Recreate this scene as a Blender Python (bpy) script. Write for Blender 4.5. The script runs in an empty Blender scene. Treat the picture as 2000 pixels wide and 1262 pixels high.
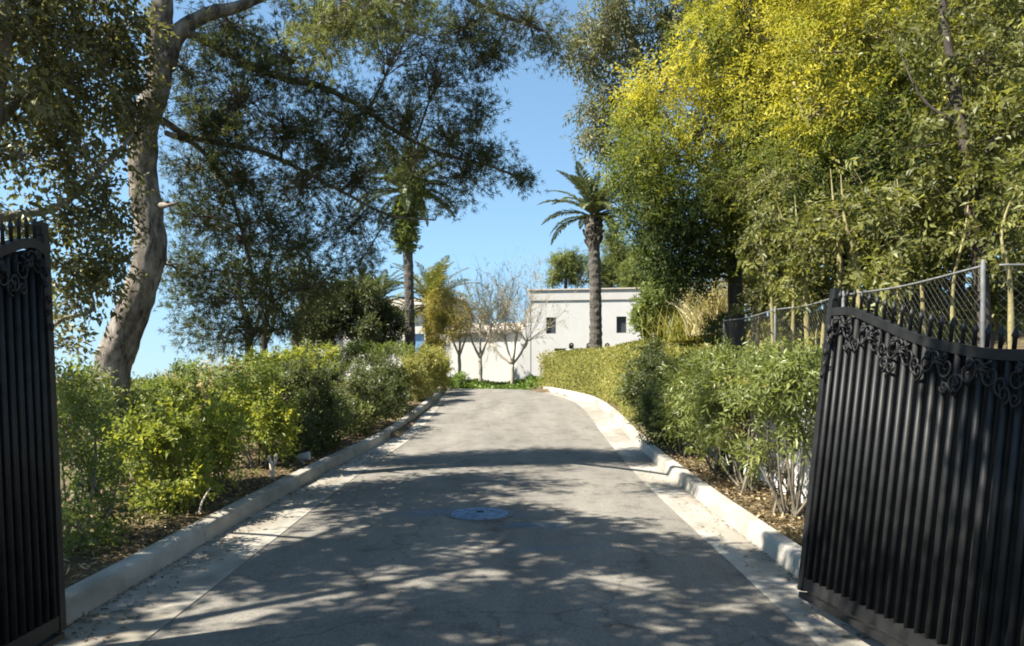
import bpy, math, random, zlib
import numpy as np
from mathutils import Matrix, Vector
R = math.radians
rng = np.random.default_rng(7)
random.seed(7)
S = bpy.context.scene
COL = S.collection
F, HY, CZ = 1600.0, 770.0, 1.6          # focal length in px of the 2000 px photo, eye-level row, eye height

def P(px, py, Y):
    return np.array([(px - 1000) / F * Y, Y, CZ - (py - HY) / F * Y])

def sm(a, b, x):
    t = np.clip((np.asarray(x, float) - a) / (b - a), 0, 1)
    return t * t * (3 - 2 * t)

# ------------------------------------------------------------------ terrain
_Y = np.arange(-80, 420, .25)
_s = .046 + .049 * sm(14, 18.5, _Y) - .090 * sm(25, 28.6, _Y) + .038 * sm(30, 31.5, _Y) - .043 * sm(40, 43, _Y)
_z = np.cumsum(_s) * .25
_z -= np.interp(0, _Y, _z)
def zr(y): return np.interp(y, _Y, _z)
def smooth_table(ky, kv):
    v = np.interp(_Y, ky, kv); k = np.hanning(17); k /= k.sum()
    return np.convolve(np.pad(v, 8, mode='edge'), k, 'valid')
_xl = smooth_table([-80, 4.5, 9.3, 11.8, 14.8, 18.6, 22.4, 25, 28], [-2.06, -2.06, -2.09, -2.065, -1.97, -1.91, -1.93, -2.02, -2.25])
_xr = smooth_table([-80, 4.5, 9.3, 11.8, 14.8, 18.6, 22.2, 23.5, 24.6, 25.6, 26.4, 27.2, 30], [1.72, 1.70, 1.67, 1.69, 1.79, 1.86, 1.83, 1.66, 1.40, 1.05, .72, .5, .4])
_gl = smooth_table([-80, 4.5, 10, 15, 20, 25, 28], [.57, .57, .5, .42, .3, .1, .03])
_gr = smooth_table([-80, 7, 15, 19, 23, 26], [.36, .36, .46, .50, .42, .2])
def xl(y): return np.interp(y, _Y, _xl)
def xr(y): return np.interp(y, _Y, _xr)
def GL(y): return np.interp(y, _Y, _gl)
def GR(y): return np.interp(y, _Y, _gr)
KW = .17                                 # kerb width
def G(x, y):
    x = np.asarray(x, float); y = np.asarray(y, float)
    z0 = zr(y)
    ul = (xl(y) - GL(y) - KW) - x           # metres left of the left kerb
    ur = x - (xr(y) + GR(y) + KW)           # metres right of the right kerb
    drop = np.where(ul > 0, -.02 * np.minimum(ul, 1.6) - .20 * np.clip(ul - 1.6, 0, 60), 0) * (1 - sm(24, 36, y))
    zl = z0 + .13 + drop
    wall = 1.0 * (1 - sm(12.8, 15.5, y)) * (x > 3.02)
    bank = np.where(y < 13, 0, 1) * 0
    k = sm(12.5, 16, y) * (1 - sm(35, 39, y))
    bank = k * (.42 * np.clip(ur - .5, 0, 3.2)) + (.16 * np.clip(x - 3.3, 0, 14)) * (1 - sm(34, 39, y))
    zR = z0 + .12 + wall + bank
    z = np.where(ul > -.12, zl, np.where(ur > -.12, zR, z0 - .09))
    return z

# ------------------------------------------------------------------ materials
def newmat(name):
    m = bpy.data.materials.new(name); m.use_nodes = True
    nt = m.node_tree; nt.nodes.clear()
    out = nt.nodes.new('ShaderNodeOutputMaterial')
    return m, nt, out
def N(nt, t, **kw):
    n = nt.nodes.new(t)
    for k, v in kw.items():
        if k in n.inputs: n.inputs[k].default_value = v
        else: setattr(n, k, v)
    return n
def ramp(nt, fac, stops):
    r = nt.nodes.new('ShaderNodeValToRGB')
    e = r.color_ramp.elements
    while len(e) < len(stops): e.new(.5)
    for i, (p, c) in enumerate(stops):
        e[i].position = p; e[i].color = (*c, 1) if len(c) == 3 else c
    nt.links.new(fac, r.inputs[0]); return r.outputs[0]
def noise(nt, vec, scale, detail=5, rough=.55):
    n = N(nt, 'ShaderNodeTexNoise', Scale=scale, Detail=detail, Roughness=rough)
    if vec is not None: nt.links.new(vec, n.inputs['Vector'])
    return n.outputs['Fac']
def mixc(nt, fac, a, b, mode='MIX'):
    m = nt.nodes.new('ShaderNodeMix'); m.data_type = 'RGBA'; m.blend_type = mode
    for s, v in ((0, fac), (6, a), (7, b)):
        if hasattr(v, 'is_linked') or hasattr(v, 'links'): nt.links.new(v, m.inputs[s])
        else: m.inputs[s].default_value = v if s == 0 else ((*v, 1) if len(v) == 3 else v)
    return m.outputs[2]
def mathn(nt, op, a, b=None):
    m = nt.nodes.new('ShaderNodeMath'); m.operation = op
    for i, v in enumerate((a, b)):
        if v is None: continue
        if hasattr(v, 'links'): nt.links.new(v, m.inputs[i])
        else: m.inputs[i].default_value = v
    return m.outputs[0]
def bump(nt, h, strength=.3, dist=.02):
    b = N(nt, 'ShaderNodeBump', Strength=strength, Distance=dist)
    nt.links.new(h, b.inputs['Height']); return b.outputs[0]
def surf(name, stops, scale=8, rough=.85, bscale=40, bstr=.3, bdist=.01, stretch=(1, 1, 1), spec=.3, big=None):
    m, nt, out = newmat(name)
    tc = nt.nodes.new('ShaderNodeTexCoord'); mp = nt.nodes.new('ShaderNodeMapping')
    mp.inputs['Scale'].default_value = stretch
    nt.links.new(tc.outputs['Object'], mp.inputs[0])
    c = ramp(nt, noise(nt, mp.outputs[0], scale, 8, .65), stops)
    if big:
        f = ramp(nt, noise(nt, mp.outputs[0], big[0], 4), [(.4, (0, 0, 0)), (.65, (1, 1, 1))])
        c = mixc(nt, f, c, mixc(nt, 1.0, c, big[1], 'MULTIPLY'))
    p = N(nt, 'ShaderNodeBsdfPrincipled', Roughness=rough)
    p.inputs['Specular IOR Level'].default_value = spec
    nt.links.new(c, p.inputs['Base Color'])
    nt.links.new(bump(nt, noise(nt, mp.outputs[0], bscale, 6, .7), bstr, bdist), p.inputs['Normal'])
    nt.links.new(p.outputs[0], out.inputs[0])
    return m
def leafmat(name, stops, trans=.32, gloss=.06, rough=.45):
    m, nt, out = newmat(name)
    a = N(nt, 'ShaderNodeAttribute'); a.attribute_name = 'v'
    c = ramp(nt, a.outputs['Fac'], stops)
    d = N(nt, 'ShaderNodeBsdfDiffuse'); t = N(nt, 'ShaderNodeBsdfTranslucent'); g = N(nt, 'ShaderNodeBsdfGlossy', Roughness=rough)
    g.inputs['Color'].default_value = (.55, .6, .5, 1); gloss *= .5
    nt.links.new(c, d.inputs[0])
    tcol = mixc(nt, 1.0, c, (1.35, 1.35, .7), 'MULTIPLY'); trans += .06
    nt.links.new(tcol, t.inputs[0])
    m1 = N(nt, 'ShaderNodeMixShader', Fac=trans); m2 = N(nt, 'ShaderNodeMixShader', Fac=gloss)
    nt.links.new(d.outputs[0], m1.inputs[1]); nt.links.new(t.outputs[0], m1.inputs[2])
    nt.links.new(m1.outputs[0], m2.inputs[1]); nt.links.new(g.outputs[0], m2.inputs[2])
    nt.links.new(m2.outputs[0], out.inputs[0])
    return m
def plain(name, col, rough=.5, metal=0, var=.15, scale=20, bstr=0, spec=.5):
    m, nt, out = newmat(name)
    tc = nt.nodes.new('ShaderNodeTexCoord')
    f = noise(nt, tc.outputs['Object'], scale, 6)
    c = ramp(nt, f, [(.3, tuple(x * (1 - var) for x in col)), (.7, tuple(min(1, x * (1 + var)) for x in col))])
    p = N(nt, 'ShaderNodeBsdfPrincipled', Roughness=rough, Metallic=metal); p.inputs['Specular IOR Level'].default_value = spec
    nt.links.new(c, p.inputs['Base Color'])
    if bstr: nt.links.new(bump(nt, noise(nt, tc.outputs['Object'], scale * 4, 6), bstr, .005), p.inputs['Normal'])
    nt.links.new(p.outputs[0], out.inputs[0]); return m

M = {}
M['pine_needles'] = leafmat('pine_needles', [(0, (.036, .042, .02)), (.55, (.075, .087, .037)), (.85, (.15, .17, .06)), (1, (.25, .27, .11))], .3, .05)
M['oak_leaves'] = leafmat('oak_leaves', [(0, (.05, .052, .026)), (.5, (.115, .115, .055)), (.85, (.22, .205, .095)), (1, (.31, .28, .10))], .36, .10, .4)
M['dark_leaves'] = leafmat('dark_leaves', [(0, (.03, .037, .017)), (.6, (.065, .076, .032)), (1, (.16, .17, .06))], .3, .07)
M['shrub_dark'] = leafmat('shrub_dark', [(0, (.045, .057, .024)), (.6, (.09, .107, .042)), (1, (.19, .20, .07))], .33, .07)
M['shrub_bright'] = leafmat('shrub_bright', [(0, (.08, .10, .03)), (.45, (.19, .22, .048)), (.75, (.33, .345, .06)), (1, (.46, .43, .07))], .38, .05)
M['shrub_sage'] = leafmat('shrub_sage', [(0, (.07, .10, .03)), (.5, (.15, .185, .055)), (1, (.27, .29, .09))], .32, .05)
M['oleander'] = leafmat('oleander', [(0, (.07, .09, .028)), (.5, (.15, .175, .05)), (.93, (.27, .29, .09)), (1, (.42, .27, .12))], .36, .09, .4)
M['hedge'] = leafmat('hedge', [(0, (.14, .15, .042)), (.5, (.25, .24, .07)), (.85, (.33, .31, .10)), (1, (.39, .31, .14))], .3, .05)
M['mimosa'] = leafmat('mimosa', [(0, (.05, .072, .026)), (.3, (.115, .145, .042)), (.55, (.23, .24, .05)), (.78, (.37, .345, .052)), (1, (.47, .42, .065))], .36, .03)
M['woods'] = leafmat('woods', [(0, (.05, .055, .022)), (.5, (.125, .13, .042)), (.85, (.26, .26, .07)), (1, (.38, .36, .10))], .38, .06)
M['understorey'] = leafmat('understorey', [(0, (.026, .032, .012)), (.5, (.07, .078, .024)), (.85, (.20, .20, .05)), (1, (.34, .32, .08))], .33, .06)  # darker copy of woods; shade and lit leaves are put into the ramp
M['eucalyptus'] = leafmat('eucalyptus', [(0, (.08, .085, .045)), (.5, (.16, .16, .085)), (1, (.29, .26, .13))], .25, .06)
M['far_pine'] = leafmat('far_pine', [(0, (.07, .09, .03)), (.5, (.15, .175, .055)), (1, (.27, .28, .09))], .28, .04)
M['palm_leaf'] = leafmat('palm_leaf', [(0, (.05, .07, .03)), (.5, (.10, .125, .05)), (1, (.22, .21, .10))], .22, .12, .4)
M['palm_yellow'] = leafmat('palm_yellow', [(0, (.07, .10, .03)), (.5, (.16, .17, .045)), (1, (.32, .27, .08))], .25, .1, .4)
M['yellow_shrub'] = leafmat('yellow_shrub', [(0, (.14, .13, .035)), (.5, (.28, .24, .06)), (1, (.42, .33, .10))], .3, .04)
M['bud'] = leafmat('bud', [(0, (.24, .20, .11)), (.5, (.38, .32, .17)), (1, (.50, .42, .24))], .25, .03)
M['ground_cover'] = leafmat('ground_cover', [(0, (.04, .07, .015)), (.5, (.10, .16, .03)), (1, (.19, .25, .045))], .3, .06)
M['bank_grass'] = leafmat('bank_grass', [(0, (.12, .13, .03)), (.5, (.23, .22, .05)), (1, (.36, .31, .10))], .3, .04)
M['dry_grass'] = leafmat('dry_grass', [(0, (.26, .22, .11)), (.5, (.44, .38, .20)), (1, (.60, .54, .34))], .25, .04)
M['litter'] = leafmat('litter', [(0, (.06, .042, .026)), (.45, (.15, .105, .06)), (.8, (.27, .20, .115)), (1, (.44, .36, .22))], .1, .04)
BK = dict(bscale=30, bstr=.8, bdist=.03)
M['pine_bark'] = surf('pine_bark', [(.36, (.045, .036, .03)), (.48, (.17, .15, .125)), (.60, (.30, .27, .23)), (.72, (.40, .365, .31))], 9, .95, stretch=(1, 1, .35), big=(1.3, (.74, .67, .60)), **BK)
M['dark_bark'] = surf('dark_bark', [(.3, (.03, .025, .02)), (.6, (.075, .062, .048)), (.8, (.13, .11, .085))], 9, .95, stretch=(1, 1, .3), **BK)
M['pale_bark'] = surf('pale_bark', [(.3, (.17, .14, .06)), (.6, (.32, .28, .13)), (.8, (.44, .38, .20))], 6, .9, stretch=(1, 1, .25), **BK)
M['grey_bark'] = surf('grey_bark', [(.3, (.14, .12, .10)), (.6, (.27, .24, .20)), (.8, (.38, .34, .29))], 8, .9, stretch=(1, 1, .3), **BK)
M['palm_bark'] = surf('palm_bark', [(.3, (.04, .035, .03)), (.55, (.105, .094, .077)), (.8, (.18, .165, .14))], 4, .95, stretch=(1, 1, 3.5), **BK)
M['stem'] = surf('stem', [(.3, (.085, .072, .052)), (.7, (.24, .21, .155))], 12, .9, stretch=(1, 1, .3), **BK)
M['twig'] = surf('twig', [(.3, (.26, .22, .16)), (.7, (.46, .40, .30))], 12, .9, stretch=(1, 1, .3), **BK)
M['soil'] = None
M['metal'] = plain('black_paint', (.0125, .0127, .0123), .52, 0, .5, 9, .15, .30)
M['galv'] = plain('galvanised_steel', (.14, .143, .14), .65, .1, .4, 10)
M['stucco'] = surf('stucco', [(.2, (.50, .49, .46)), (.8, (.58, .57, .54))], 1.2, .9, bscale=30, bstr=.15, bdist=.01)
M['stucco_cream'] = surf('stucco_cream', [(.2, (.46, .435, .395)), (.8, (.56, .535, .49))], 1.5, .9, bscale=30, bstr=.15, bdist=.01)
M['tile'] = surf('roof_tile', [(.2, (.42, .36, .30)), (.8, (.66, .58, .49))], 3, .9, bscale=12, bstr=.5, bdist=.03)
M['shutter'] = plain('shutter', (.05, .055, .062), .5, 0, .2, 6)
M['blue_paint'] = plain('blue_paint', (.12, .24, .42), .4, 0, .2, 4)
M['dark_wood'] = plain('dark_wood', (.05, .04, .032), .6, 0, .3, 10)
M['white_wall'] = surf('whitewash', [(.25, (.42, .40, .37)), (.5, (.62, .60, .57)), (.8, (.74, .72, .69))], 2.2, .9, bscale=14, bstr=.5, bdist=.03, stretch=(1, 1, .6))
M['white'] = plain('white_fabric', (.75, .74, .72), .7, 0, .05, 5)
M['grey_plastic'] = plain('grey_plastic', (.30, .31, .32), .5, 0, .15, 9)
M['cut_wood'] = plain('cut_wood', (.55, .47, .36), .8, 0, .25, 15)

def asphalt():
    m, nt, out = newmat('asphalt')
    tc = nt.nodes.new('ShaderNodeTexCoord'); co = tc.outputs['Object']
    mp = nt.nodes.new('ShaderNodeMapping'); mp.inputs['Scale'].default_value = (1, .22, 1); nt.links.new(co, mp.inputs[0])
    big = noise(nt, mp.outputs[0], 1.6, 9, .7)
    c = ramp(nt, big, [(.3, (.122, .113, .096)), (.5, (.172, .159, .136)), (.72, (.222, .206, .174))])
    fine = ramp(nt, noise(nt, co, 55, 5, .85), [(.32, (.50, .50, .51)), (.5, (1, 1, 1)), (.68, (1.42, 1.40, 1.36))])
    c = mixc(nt, 1.0, c, fine, 'MULTIPLY')
    st = ramp(nt, noise(nt, co, 2.6, 6, .7), [(.53, (0, 0, 0)), (.68, (1, 1, 1))])
    c = mixc(nt, st, c, mixc(nt, 1.0, c, (.68, .67, .66), 'MULTIPLY'))
    # hairline cracks
    wv = N(nt, 'ShaderNodeTexVoronoi', Scale=.55); wv.feature = 'DISTANCE_TO_EDGE'
    dist = nt.nodes.new('ShaderNodeVectorMath'); dist.operation = 'ADD'
    nz = N(nt, 'ShaderNodeTexNoise', Scale=1.7, Detail=6); nt.links.new(co, nz.inputs['Vector'])
    nt.links.new(co, dist.inputs[0]); nt.links.new(nz.outputs['Color'], dist.inputs[1]); nt.links.new(dist.outputs[0], wv.inputs['Vector'])
    cr = ramp(nt, wv.outputs['Distance'], [(0, (.9, .9, .9)), (.012, (0, 0, 0))])
    c = mixc(nt, cr, c, mixc(nt, 1.0, c, (.62, .6, .58), 'MULTIPLY'))
    # spilled blue marking paint round the manhole
    tot = None
    for (x, y, sx, sy, k) in ((-.75, 8.25, .55, .32, .55), (.16, 7.62, .36, .20, .6), (.42, 6.72, .50, .12, .3), (-.3, 8.2, .55, .3, .35)):
        s = nt.nodes.new('ShaderNodeVectorMath'); s.operation = 'SUBTRACT'; s.inputs[1].default_value = (x, y, 0)
        nt.links.new(dist.outputs[0], s.inputs[0])
        s0 = nt.nodes.new('ShaderNodeVectorMath'); s0.operation = 'SUBTRACT'; s0.inputs[1].default_value = (.5, .5, 0)
        nt.links.new(s.outputs[0], s0.inputs[0])
        d = nt.nodes.new('ShaderNodeVectorMath'); d.operation = 'MULTIPLY'; d.inputs[1].default_value = (1 / sx, 1 / sy, 0)
        nt.links.new(s0.outputs[0], d.inputs[0])
        l = nt.nodes.new('ShaderNodeVectorMath'); l.operation = 'LENGTH'; nt.links.new(d.outputs[0], l.inputs[0])
        f = ramp(nt, l.outputs['Value'], [(.35, (k, k, k)), (1.0, (0, 0, 0))])
        tot = f if tot is None else mixc(nt, 1.0, tot, f, 'LIGHTEN')
    c = mixc(nt, tot, c, (.085, .14, .20))
    p = N(nt, 'ShaderNodeBsdfPrincipled', Roughness=.88); p.inputs['Specular IOR Level'].default_value = .25
    nt.links.new(c, p.inputs['Base Color'])
    nt.links.new(bump(nt, noise(nt, co, 150, 4, .8), .6, .012), p.inputs['Normal'])
    nt.links.new(p.outputs[0], out.inputs[0]); return m
M['asphalt'] = asphalt()
M['kerb'] = surf('kerb_concrete', [(.25, (.25, .232, .198)), (.5, (.37, .348, .30)), (.75, (.46, .435, .38))], 3.5, .9, bscale=60, bstr=.3, bdist=.008, stretch=(1, .5, 1), big=(1.6, (.58, .55, .50)))
M['gutter'] = surf('gutter_concrete', [(.25, (.22, .205, .175)), (.5, (.31, .29, .25)), (.75, (.39, .365, .31))], 4, .9, bscale=70, bstr=.3, bdist=.006, stretch=(1, .4, 1), big=(1.9, (.60, .57, .52)))
M['soil'] = surf('soil', [(.25, (.045, .03, .018)), (.5, (.115, .08, .045)), (.75, (.23, .17, .10))], 5, .95, bscale=18, bstr=.9, bdist=.05, big=(.15, (.7, .85, .5)))

# ------------------------------------------------------------------ mesh builder
class Geo:
    def __init__(s): s.V = []; s.Q = []; s.T = []; s.A = []; s.n = 0
    def add(s, V, quads=None, tris=None, a=0.5):
        V = np.asarray(V, float).reshape(-1, 3)
        if quads is not None and len(quads): s.Q.append(np.asarray(quads, int).reshape(-1, 4) + s.n)
        if tris is not None and len(tris): s.T.append(np.asarray(tris, int).reshape(-1, 3) + s.n)
        s.V.append(V); s.A.append(np.broadcast_to(np.asarray(a, float), (len(V),))); s.n += len(V)
    def tube(s, path, rad, seg=8, a=.5, cap=True, jit=0):
        path = np.asarray(path, float); n = len(path); rad = np.broadcast_to(np.asarray(rad, float), (n,))
        t = np.gradient(path, axis=0); t /= np.linalg.norm(t, axis=1)[:, None] + 1e-9
        ref = np.array([1, 0, 0.]) if abs(t[0][0]) < .8 else np.array([0, 1, 0.])
        u = np.cross(t[0], ref); u /= np.linalg.norm(u)
        ang = np.arange(seg) * 2 * math.pi / seg
        rings = []
        for i in range(n):
            u = u - t[i] * np.dot(u, t[i]); u /= np.linalg.norm(u) + 1e-9
            w = np.cross(t[i], u)
            r = rad[i] * (1 + (rng.normal(0, jit, seg) if jit else 0))
            rings.append(path[i] + (np.cos(ang) * r)[:, None] * u + (np.sin(ang) * r)[:, None] * w)
        V = np.concatenate(rings)
        k = np.arange(seg); k2 = (k + 1) % seg
        q = [np.stack([i * seg + k, i * seg + k2, (i + 1) * seg + k2, (i + 1) * seg + k], 1) for i in range(n - 1)]
        T = []
        if cap:
            V = np.concatenate([V, path[:1], path[-1:]]); c0 = n * seg
            T = [(c0, k2[i], k[i]) for i in range(seg)] + [(c0 + 1, (n - 1) * seg + k[i], (n - 1) * seg + k2[i]) for i in range(seg)]
        s.add(V, np.concatenate(q), T, a)
    def box(s, c, d, rot=0):
        c = np.asarray(c, float); h = np.asarray(d, float) / 2
        v = np.array([(x, y, z) for x in (-1, 1) for y in (-1, 1) for z in (-1, 1)], float) * h
        if rot:
            cs, sn = math.cos(rot), math.sin(rot)
            v = np.stack([v[:, 0] * cs - v[:, 1] * sn, v[:, 0] * sn + v[:, 1] * cs, v[:, 2]], 1)
        s.add(v + c, [(0, 1, 3, 2), (4, 6, 7, 5), (0, 4, 5, 1), (2, 3, 7, 6), (0, 2, 6, 4), (1, 5, 7, 3)])
    def leaves(s, c, d, nrm, L, W, a):
        n = len(c)
        if n == 0: return
        d = d / (np.linalg.norm(d, axis=1)[:, None] + 1e-9)
        sd = np.cross(d, nrm); sd /= np.linalg.norm(sd, axis=1)[:, None] + 1e-9
        nn = np.cross(sd, d)
        L = np.broadcast_to(L, (n,))[:, None]; W = np.broadcast_to(W, (n,))[:, None]
        V = np.stack([c, c + d * L * .45 + sd * W * .5 + nn * W * .16, c + d * L - nn * L * .12, c + d * L * .45 - sd * W * .5 + nn * W * .16], 1).reshape(-1, 3)
        s.add(V, np.arange(n * 4).reshape(-1, 4), None, np.repeat(np.clip(a, 0, 1), 4))
    def blades(s, c, d, L, W, a):
        n = len(c)
        if n == 0: return
        d = d / (np.linalg.norm(d, axis=1)[:, None] + 1e-9)
        sd = np.cross(d, rng.normal(size=(n, 3))); sd /= np.linalg.norm(sd, axis=1)[:, None] + 1e-9
        L = np.broadcast_to(L, (n,))[:, None]; W = np.broadcast_to(W, (n,))[:, None]
        V = np.stack([c - sd * W * .5, c + sd * W * .5, c + d * L], 1).reshape(-1, 3)
        s.add(V, None, np.arange(n * 3).reshape(-1, 3), np.repeat(np.clip(a, 0, 1), 3))
    def build(s, name, mat, parent=None, base=(0, 0, 0), smooth=False):
        V = np.concatenate(s.V) - np.asarray(base, float) if s.V else np.zeros((0, 3)); A = np.concatenate(s.A)
        Q = np.concatenate(s.Q) if s.Q else np.zeros((0, 4), int); T = np.concatenate(s.T) if s.T else np.zeros((0, 3), int)
        me = bpy.data.meshes.new(name)
        me.vertices.add(len(V)); me.vertices.foreach_set('co', V.ravel())
        loops = np.concatenate([Q.ravel(), T.ravel()]).astype(np.int32)
        me.loops.add(len(loops)); me.loops.foreach_set('vertex_index', loops)
        ls = np.concatenate([np.arange(len(Q)) * 4, len(Q) * 4 + np.arange(len(T)) * 3]).astype(np.int32)
        me.polygons.add(len(ls)); me.polygons.foreach_set('loop_start', ls)
        me.polygons.foreach_set('loop_total', np.concatenate([np.full(len(Q), 4), np.full(len(T), 3)]).astype(np.int32))
        me.polygons.foreach_set('use_smooth', np.full(len(ls), smooth))
        me.update(calc_edges=True)
        at = me.attributes.new('v', 'FLOAT', 'POINT'); at.data.foreach_set('value', A)
        me.materials.append(mat)
        o = bpy.data.objects.new(name, me); COL.objects.link(o)
        if parent is not None: o.parent = parent
        elif tuple(base) != (0, 0, 0): o.location = base
        return o

def tag(o, label=None, cat=None, group=None, kind=None):
    if label: o['label'] = label
    if cat: o['category'] = cat
    if group: o['group'] = group
    if kind: o['kind'] = kind
    return o
def empty(name, loc, label, cat, group=None):
    o = bpy.data.objects.new(name, None); COL.objects.link(o); o.location = tuple(float(x) for x in loc)
    o.empty_display_size = .2
    return tag(o, label, cat, group)
def struct(o): o['kind'] = 'structure'; return o

def spline(pts, n=20):
    pts = np.asarray(pts, float)
    if len(pts) < 3:
        return pts[0] + (pts[-1] - pts[0]) * np.linspace(0, 1, n)[:, None]
    p = np.concatenate([2 * pts[:1] - pts[1:2], pts, 2 * pts[-1:] - pts[-2:-1]])
    out = []
    m = len(pts) - 1
    for tt in np.linspace(0, m, n):
        i = min(int(tt), m - 1); t = tt - i
        a, b, c, d = p[i:i + 4]
        out.append(.5 * ((2 * b) + (c - a) * t + (2 * a - 5 * b + 4 * c - d) * t * t + (3 * b - a - 3 * c + d) * t ** 3))
    return np.array(out)
def sph(n):
    v = rng.normal(size=(n, 3)); return v / np.linalg.norm(v, axis=1)[:, None]

# ------------------------------------------------------------------ plants
def E(px, py, Y, rx, ry, rd, n=1.0, vb=0.0):
    """a foliage clump: centre through pixel px,py at depth Y, radii in px (rx, ry) and metres (rd), density, colour bias"""
    return (P(px, py, Y), np.array([rx * Y / F, rd, ry * Y / F]), n, vb)
def W(x, y, z, rx, ry, rz, n=1.0, vb=0.0):
    return (np.array([x, y, z], float), np.array([rx, ry, rz], float), n, vb)

def plant(name, label, cat, base, limbs, clumps, leaf, bark, kind='leaf', sub=26, per=26, srad=.22, L=.08, Wd=.035,
          group=None, branch_r=.03, droop=.0, twig=True, foliage='crown', wood='trunk', attach=True, gravity=.0, shell=.5, yellow_top=0., cvar=.05):
    """limbs: list of (points, r0, r1[, seg]); clumps from E()/W(); leaves gather round sub-clumps at the ends of twigs"""
    global rng
    rng = np.random.default_rng(zlib.crc32((label + str(len(clumps)) + str(round(float(base[0]), 1))).encode()))
    base = np.asarray(base, float)
    root = empty(name, base, label, cat, group)
    wood_g = Geo(); leaf_g = Geo()
    nodes = []
    for l in limbs:
        pts = spline(l[0], len(l[0]) if len(l[0]) > 40 else 26 if len(l[0]) > 2 else 12)
        rr = np.linspace(l[1], l[2], len(pts)) * (1 + .045 * np.sin(np.arange(len(pts)) * 1.1 + rng.random() * 6))
        wood_g.tube(pts, rr, l[3] if len(l) > 3 else 10, jit=.045)
        for p_, r_ in zip(pts, rr): nodes.append((p_, r_))
    NP = np.array([n[0] for n in nodes]) if nodes else base[None]
    NR = np.array([n[1] for n in nodes]) if nodes else np.array([.05])
    allz = [c[0][2] + c[1][2] for c in clumps]; zmax = max(allz); zmin = min(c[0][2] - c[1][2] for c in clumps)
    for (c, rad, dens, vb) in clumps:
        vb = vb + rng.normal(0, cvar)
        if attach:
            dd = np.linalg.norm(NP - c, axis=1) + np.clip(NP[:, 2] - c[2], 0, 9) * .8
            i = int(np.argmin(dd)); a0 = NP[i]
            mid = (a0 + c) / 2 + np.array([0, 0, droop * np.linalg.norm(c - a0)]) + rng.normal(0, .06, 3) * np.linalg.norm(c - a0)
            br = spline([a0, mid, c], 10)
            r0 = min(NR[i] * .75, branch_r)
            wood_g.tube(br, np.linspace(r0, r0 * .35, 10), 6, cap=False, jit=.05)
        else:
            br = c[None]; r0 = branch_r * .5
        ns = max(2, int(sub * dens * (rad[0] * rad[1] * rad[2]) ** (1 / 3) / .6))
        pos = c + sph(ns) * (rng.random(ns) ** shell)[:, None] * rad
        cv = rng.random(ns)
        for j in range(ns):
            p_ = pos[j]
            if twig:
                b0 = br[rng.integers(len(br) // 2, len(br))] if len(br) > 1 else br[0]
                ln = np.linalg.norm(p_ - b0)
                m_ = (b0 + p_) / 2 + np.array([0, 0, droop * ln]) + rng.normal(0, .09, 3) * ln
                tw = spline([b0, m_, p_], 5)
                wood_g.tube(tw, np.linspace(r0 * .38, max(r0 * .12, .003), 5), 3, cap=False)
            k = max(3, int(per * (0.5 + rng.random())))
            out = (p_ - c) / rad; out /= np.linalg.norm(out) + 1e-6
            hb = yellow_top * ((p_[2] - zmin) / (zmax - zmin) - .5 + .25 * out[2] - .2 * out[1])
            if kind == 'leaf':
                nl = 7; m_ = max(1, k // nl); k = m_ * nl
                ax = out * .6 + rng.normal(0, .75, (m_, 3)); ax[:, 2] -= gravity; ax /= np.linalg.norm(ax, axis=1)[:, None] + 1e-6
                st = rng.normal(0, srad * .42, (m_, 3))
                sdv = np.cross(ax, rng.normal(size=(m_, 3))); sdv /= np.linalg.norm(sdv, axis=1)[:, None] + 1e-6
                tt = np.linspace(0, 1, nl); alt = np.where(np.arange(nl) % 2, 1., -1.) * np.where(np.arange(nl) == nl - 1, .1, 1)
                sl = srad * rng.uniform(.7, 1.5, m_)
                q = (p_ + st[:, None] + ax[:, None] * (tt[None, :, None] * sl[:, None, None])).reshape(-1, 3)
                d = (ax[:, None] * .65 + sdv[:, None] * alt[None, :, None] * .8).reshape(-1, 3) + rng.normal(0, .28, (k, 3)); d[:, 2] -= gravity * .5
                nrm = np.repeat(np.cross(ax, sdv) * np.sign(np.cross(ax, sdv)[:, 2:] + 1e-6) * .8, nl, 0) + rng.normal(0, .3, (k, 3)) + out * .55 + np.array([-.2, -.15, .5])
                a = .36 * cv[j] + np.repeat(.36 * rng.random(m_), nl) + .14 * rng.random(k) + .07 + vb + hb + rng.normal(0, .03, k)
                ls = L * rng.uniform(.7, 1.25, k) * (.75 + .5 * rng.random()) * np.tile(1.1 - .45 * np.abs(tt - .4), m_)
                leaf_g.leaves(q, d, nrm, ls, ls * Wd / L, a)
            else:                        # needles: tufts of fine blades round short shoots
                nt_ = max(2, k // 8)
                tc = p_ + rng.normal(0, srad * .6, (nt_, 3))
                nb = 9
                cc = np.repeat(tc, nb, 0) + rng.normal(0, .012, (nt_ * nb, 3))
                ax = np.repeat(tc - p_ + out * .15 + np.array([0, 0, .05]), nb, 0)
                ax /= np.linalg.norm(ax, axis=1)[:, None] + 1e-6
                d = ax * .7 + rng.normal(0, .7, cc.shape); d[:, 2] -= gravity
                a = np.repeat(.45 * cv[j] + .3 * rng.random(nt_), nb) + .2 * rng.random(nt_ * nb) + vb + hb
                leaf_g.blades(cc, d, L * rng.uniform(.7, 1.2, len(cc)), Wd, a)
    if wood_g.n: wood_g.build(wood, bark, root, base, smooth=True)
    leaf_g.build(foliage, leaf, root, base)
    return root

def gb(px, Y):                          # base point on the ground at image column px, depth Y
    x = (px - 1000) / F * Y
    return np.array([x, Y, float(G(x, Y)) - .03])
def gx(x, Y): return np.array([x, Y, float(G(x, Y)) - .03])

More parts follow.
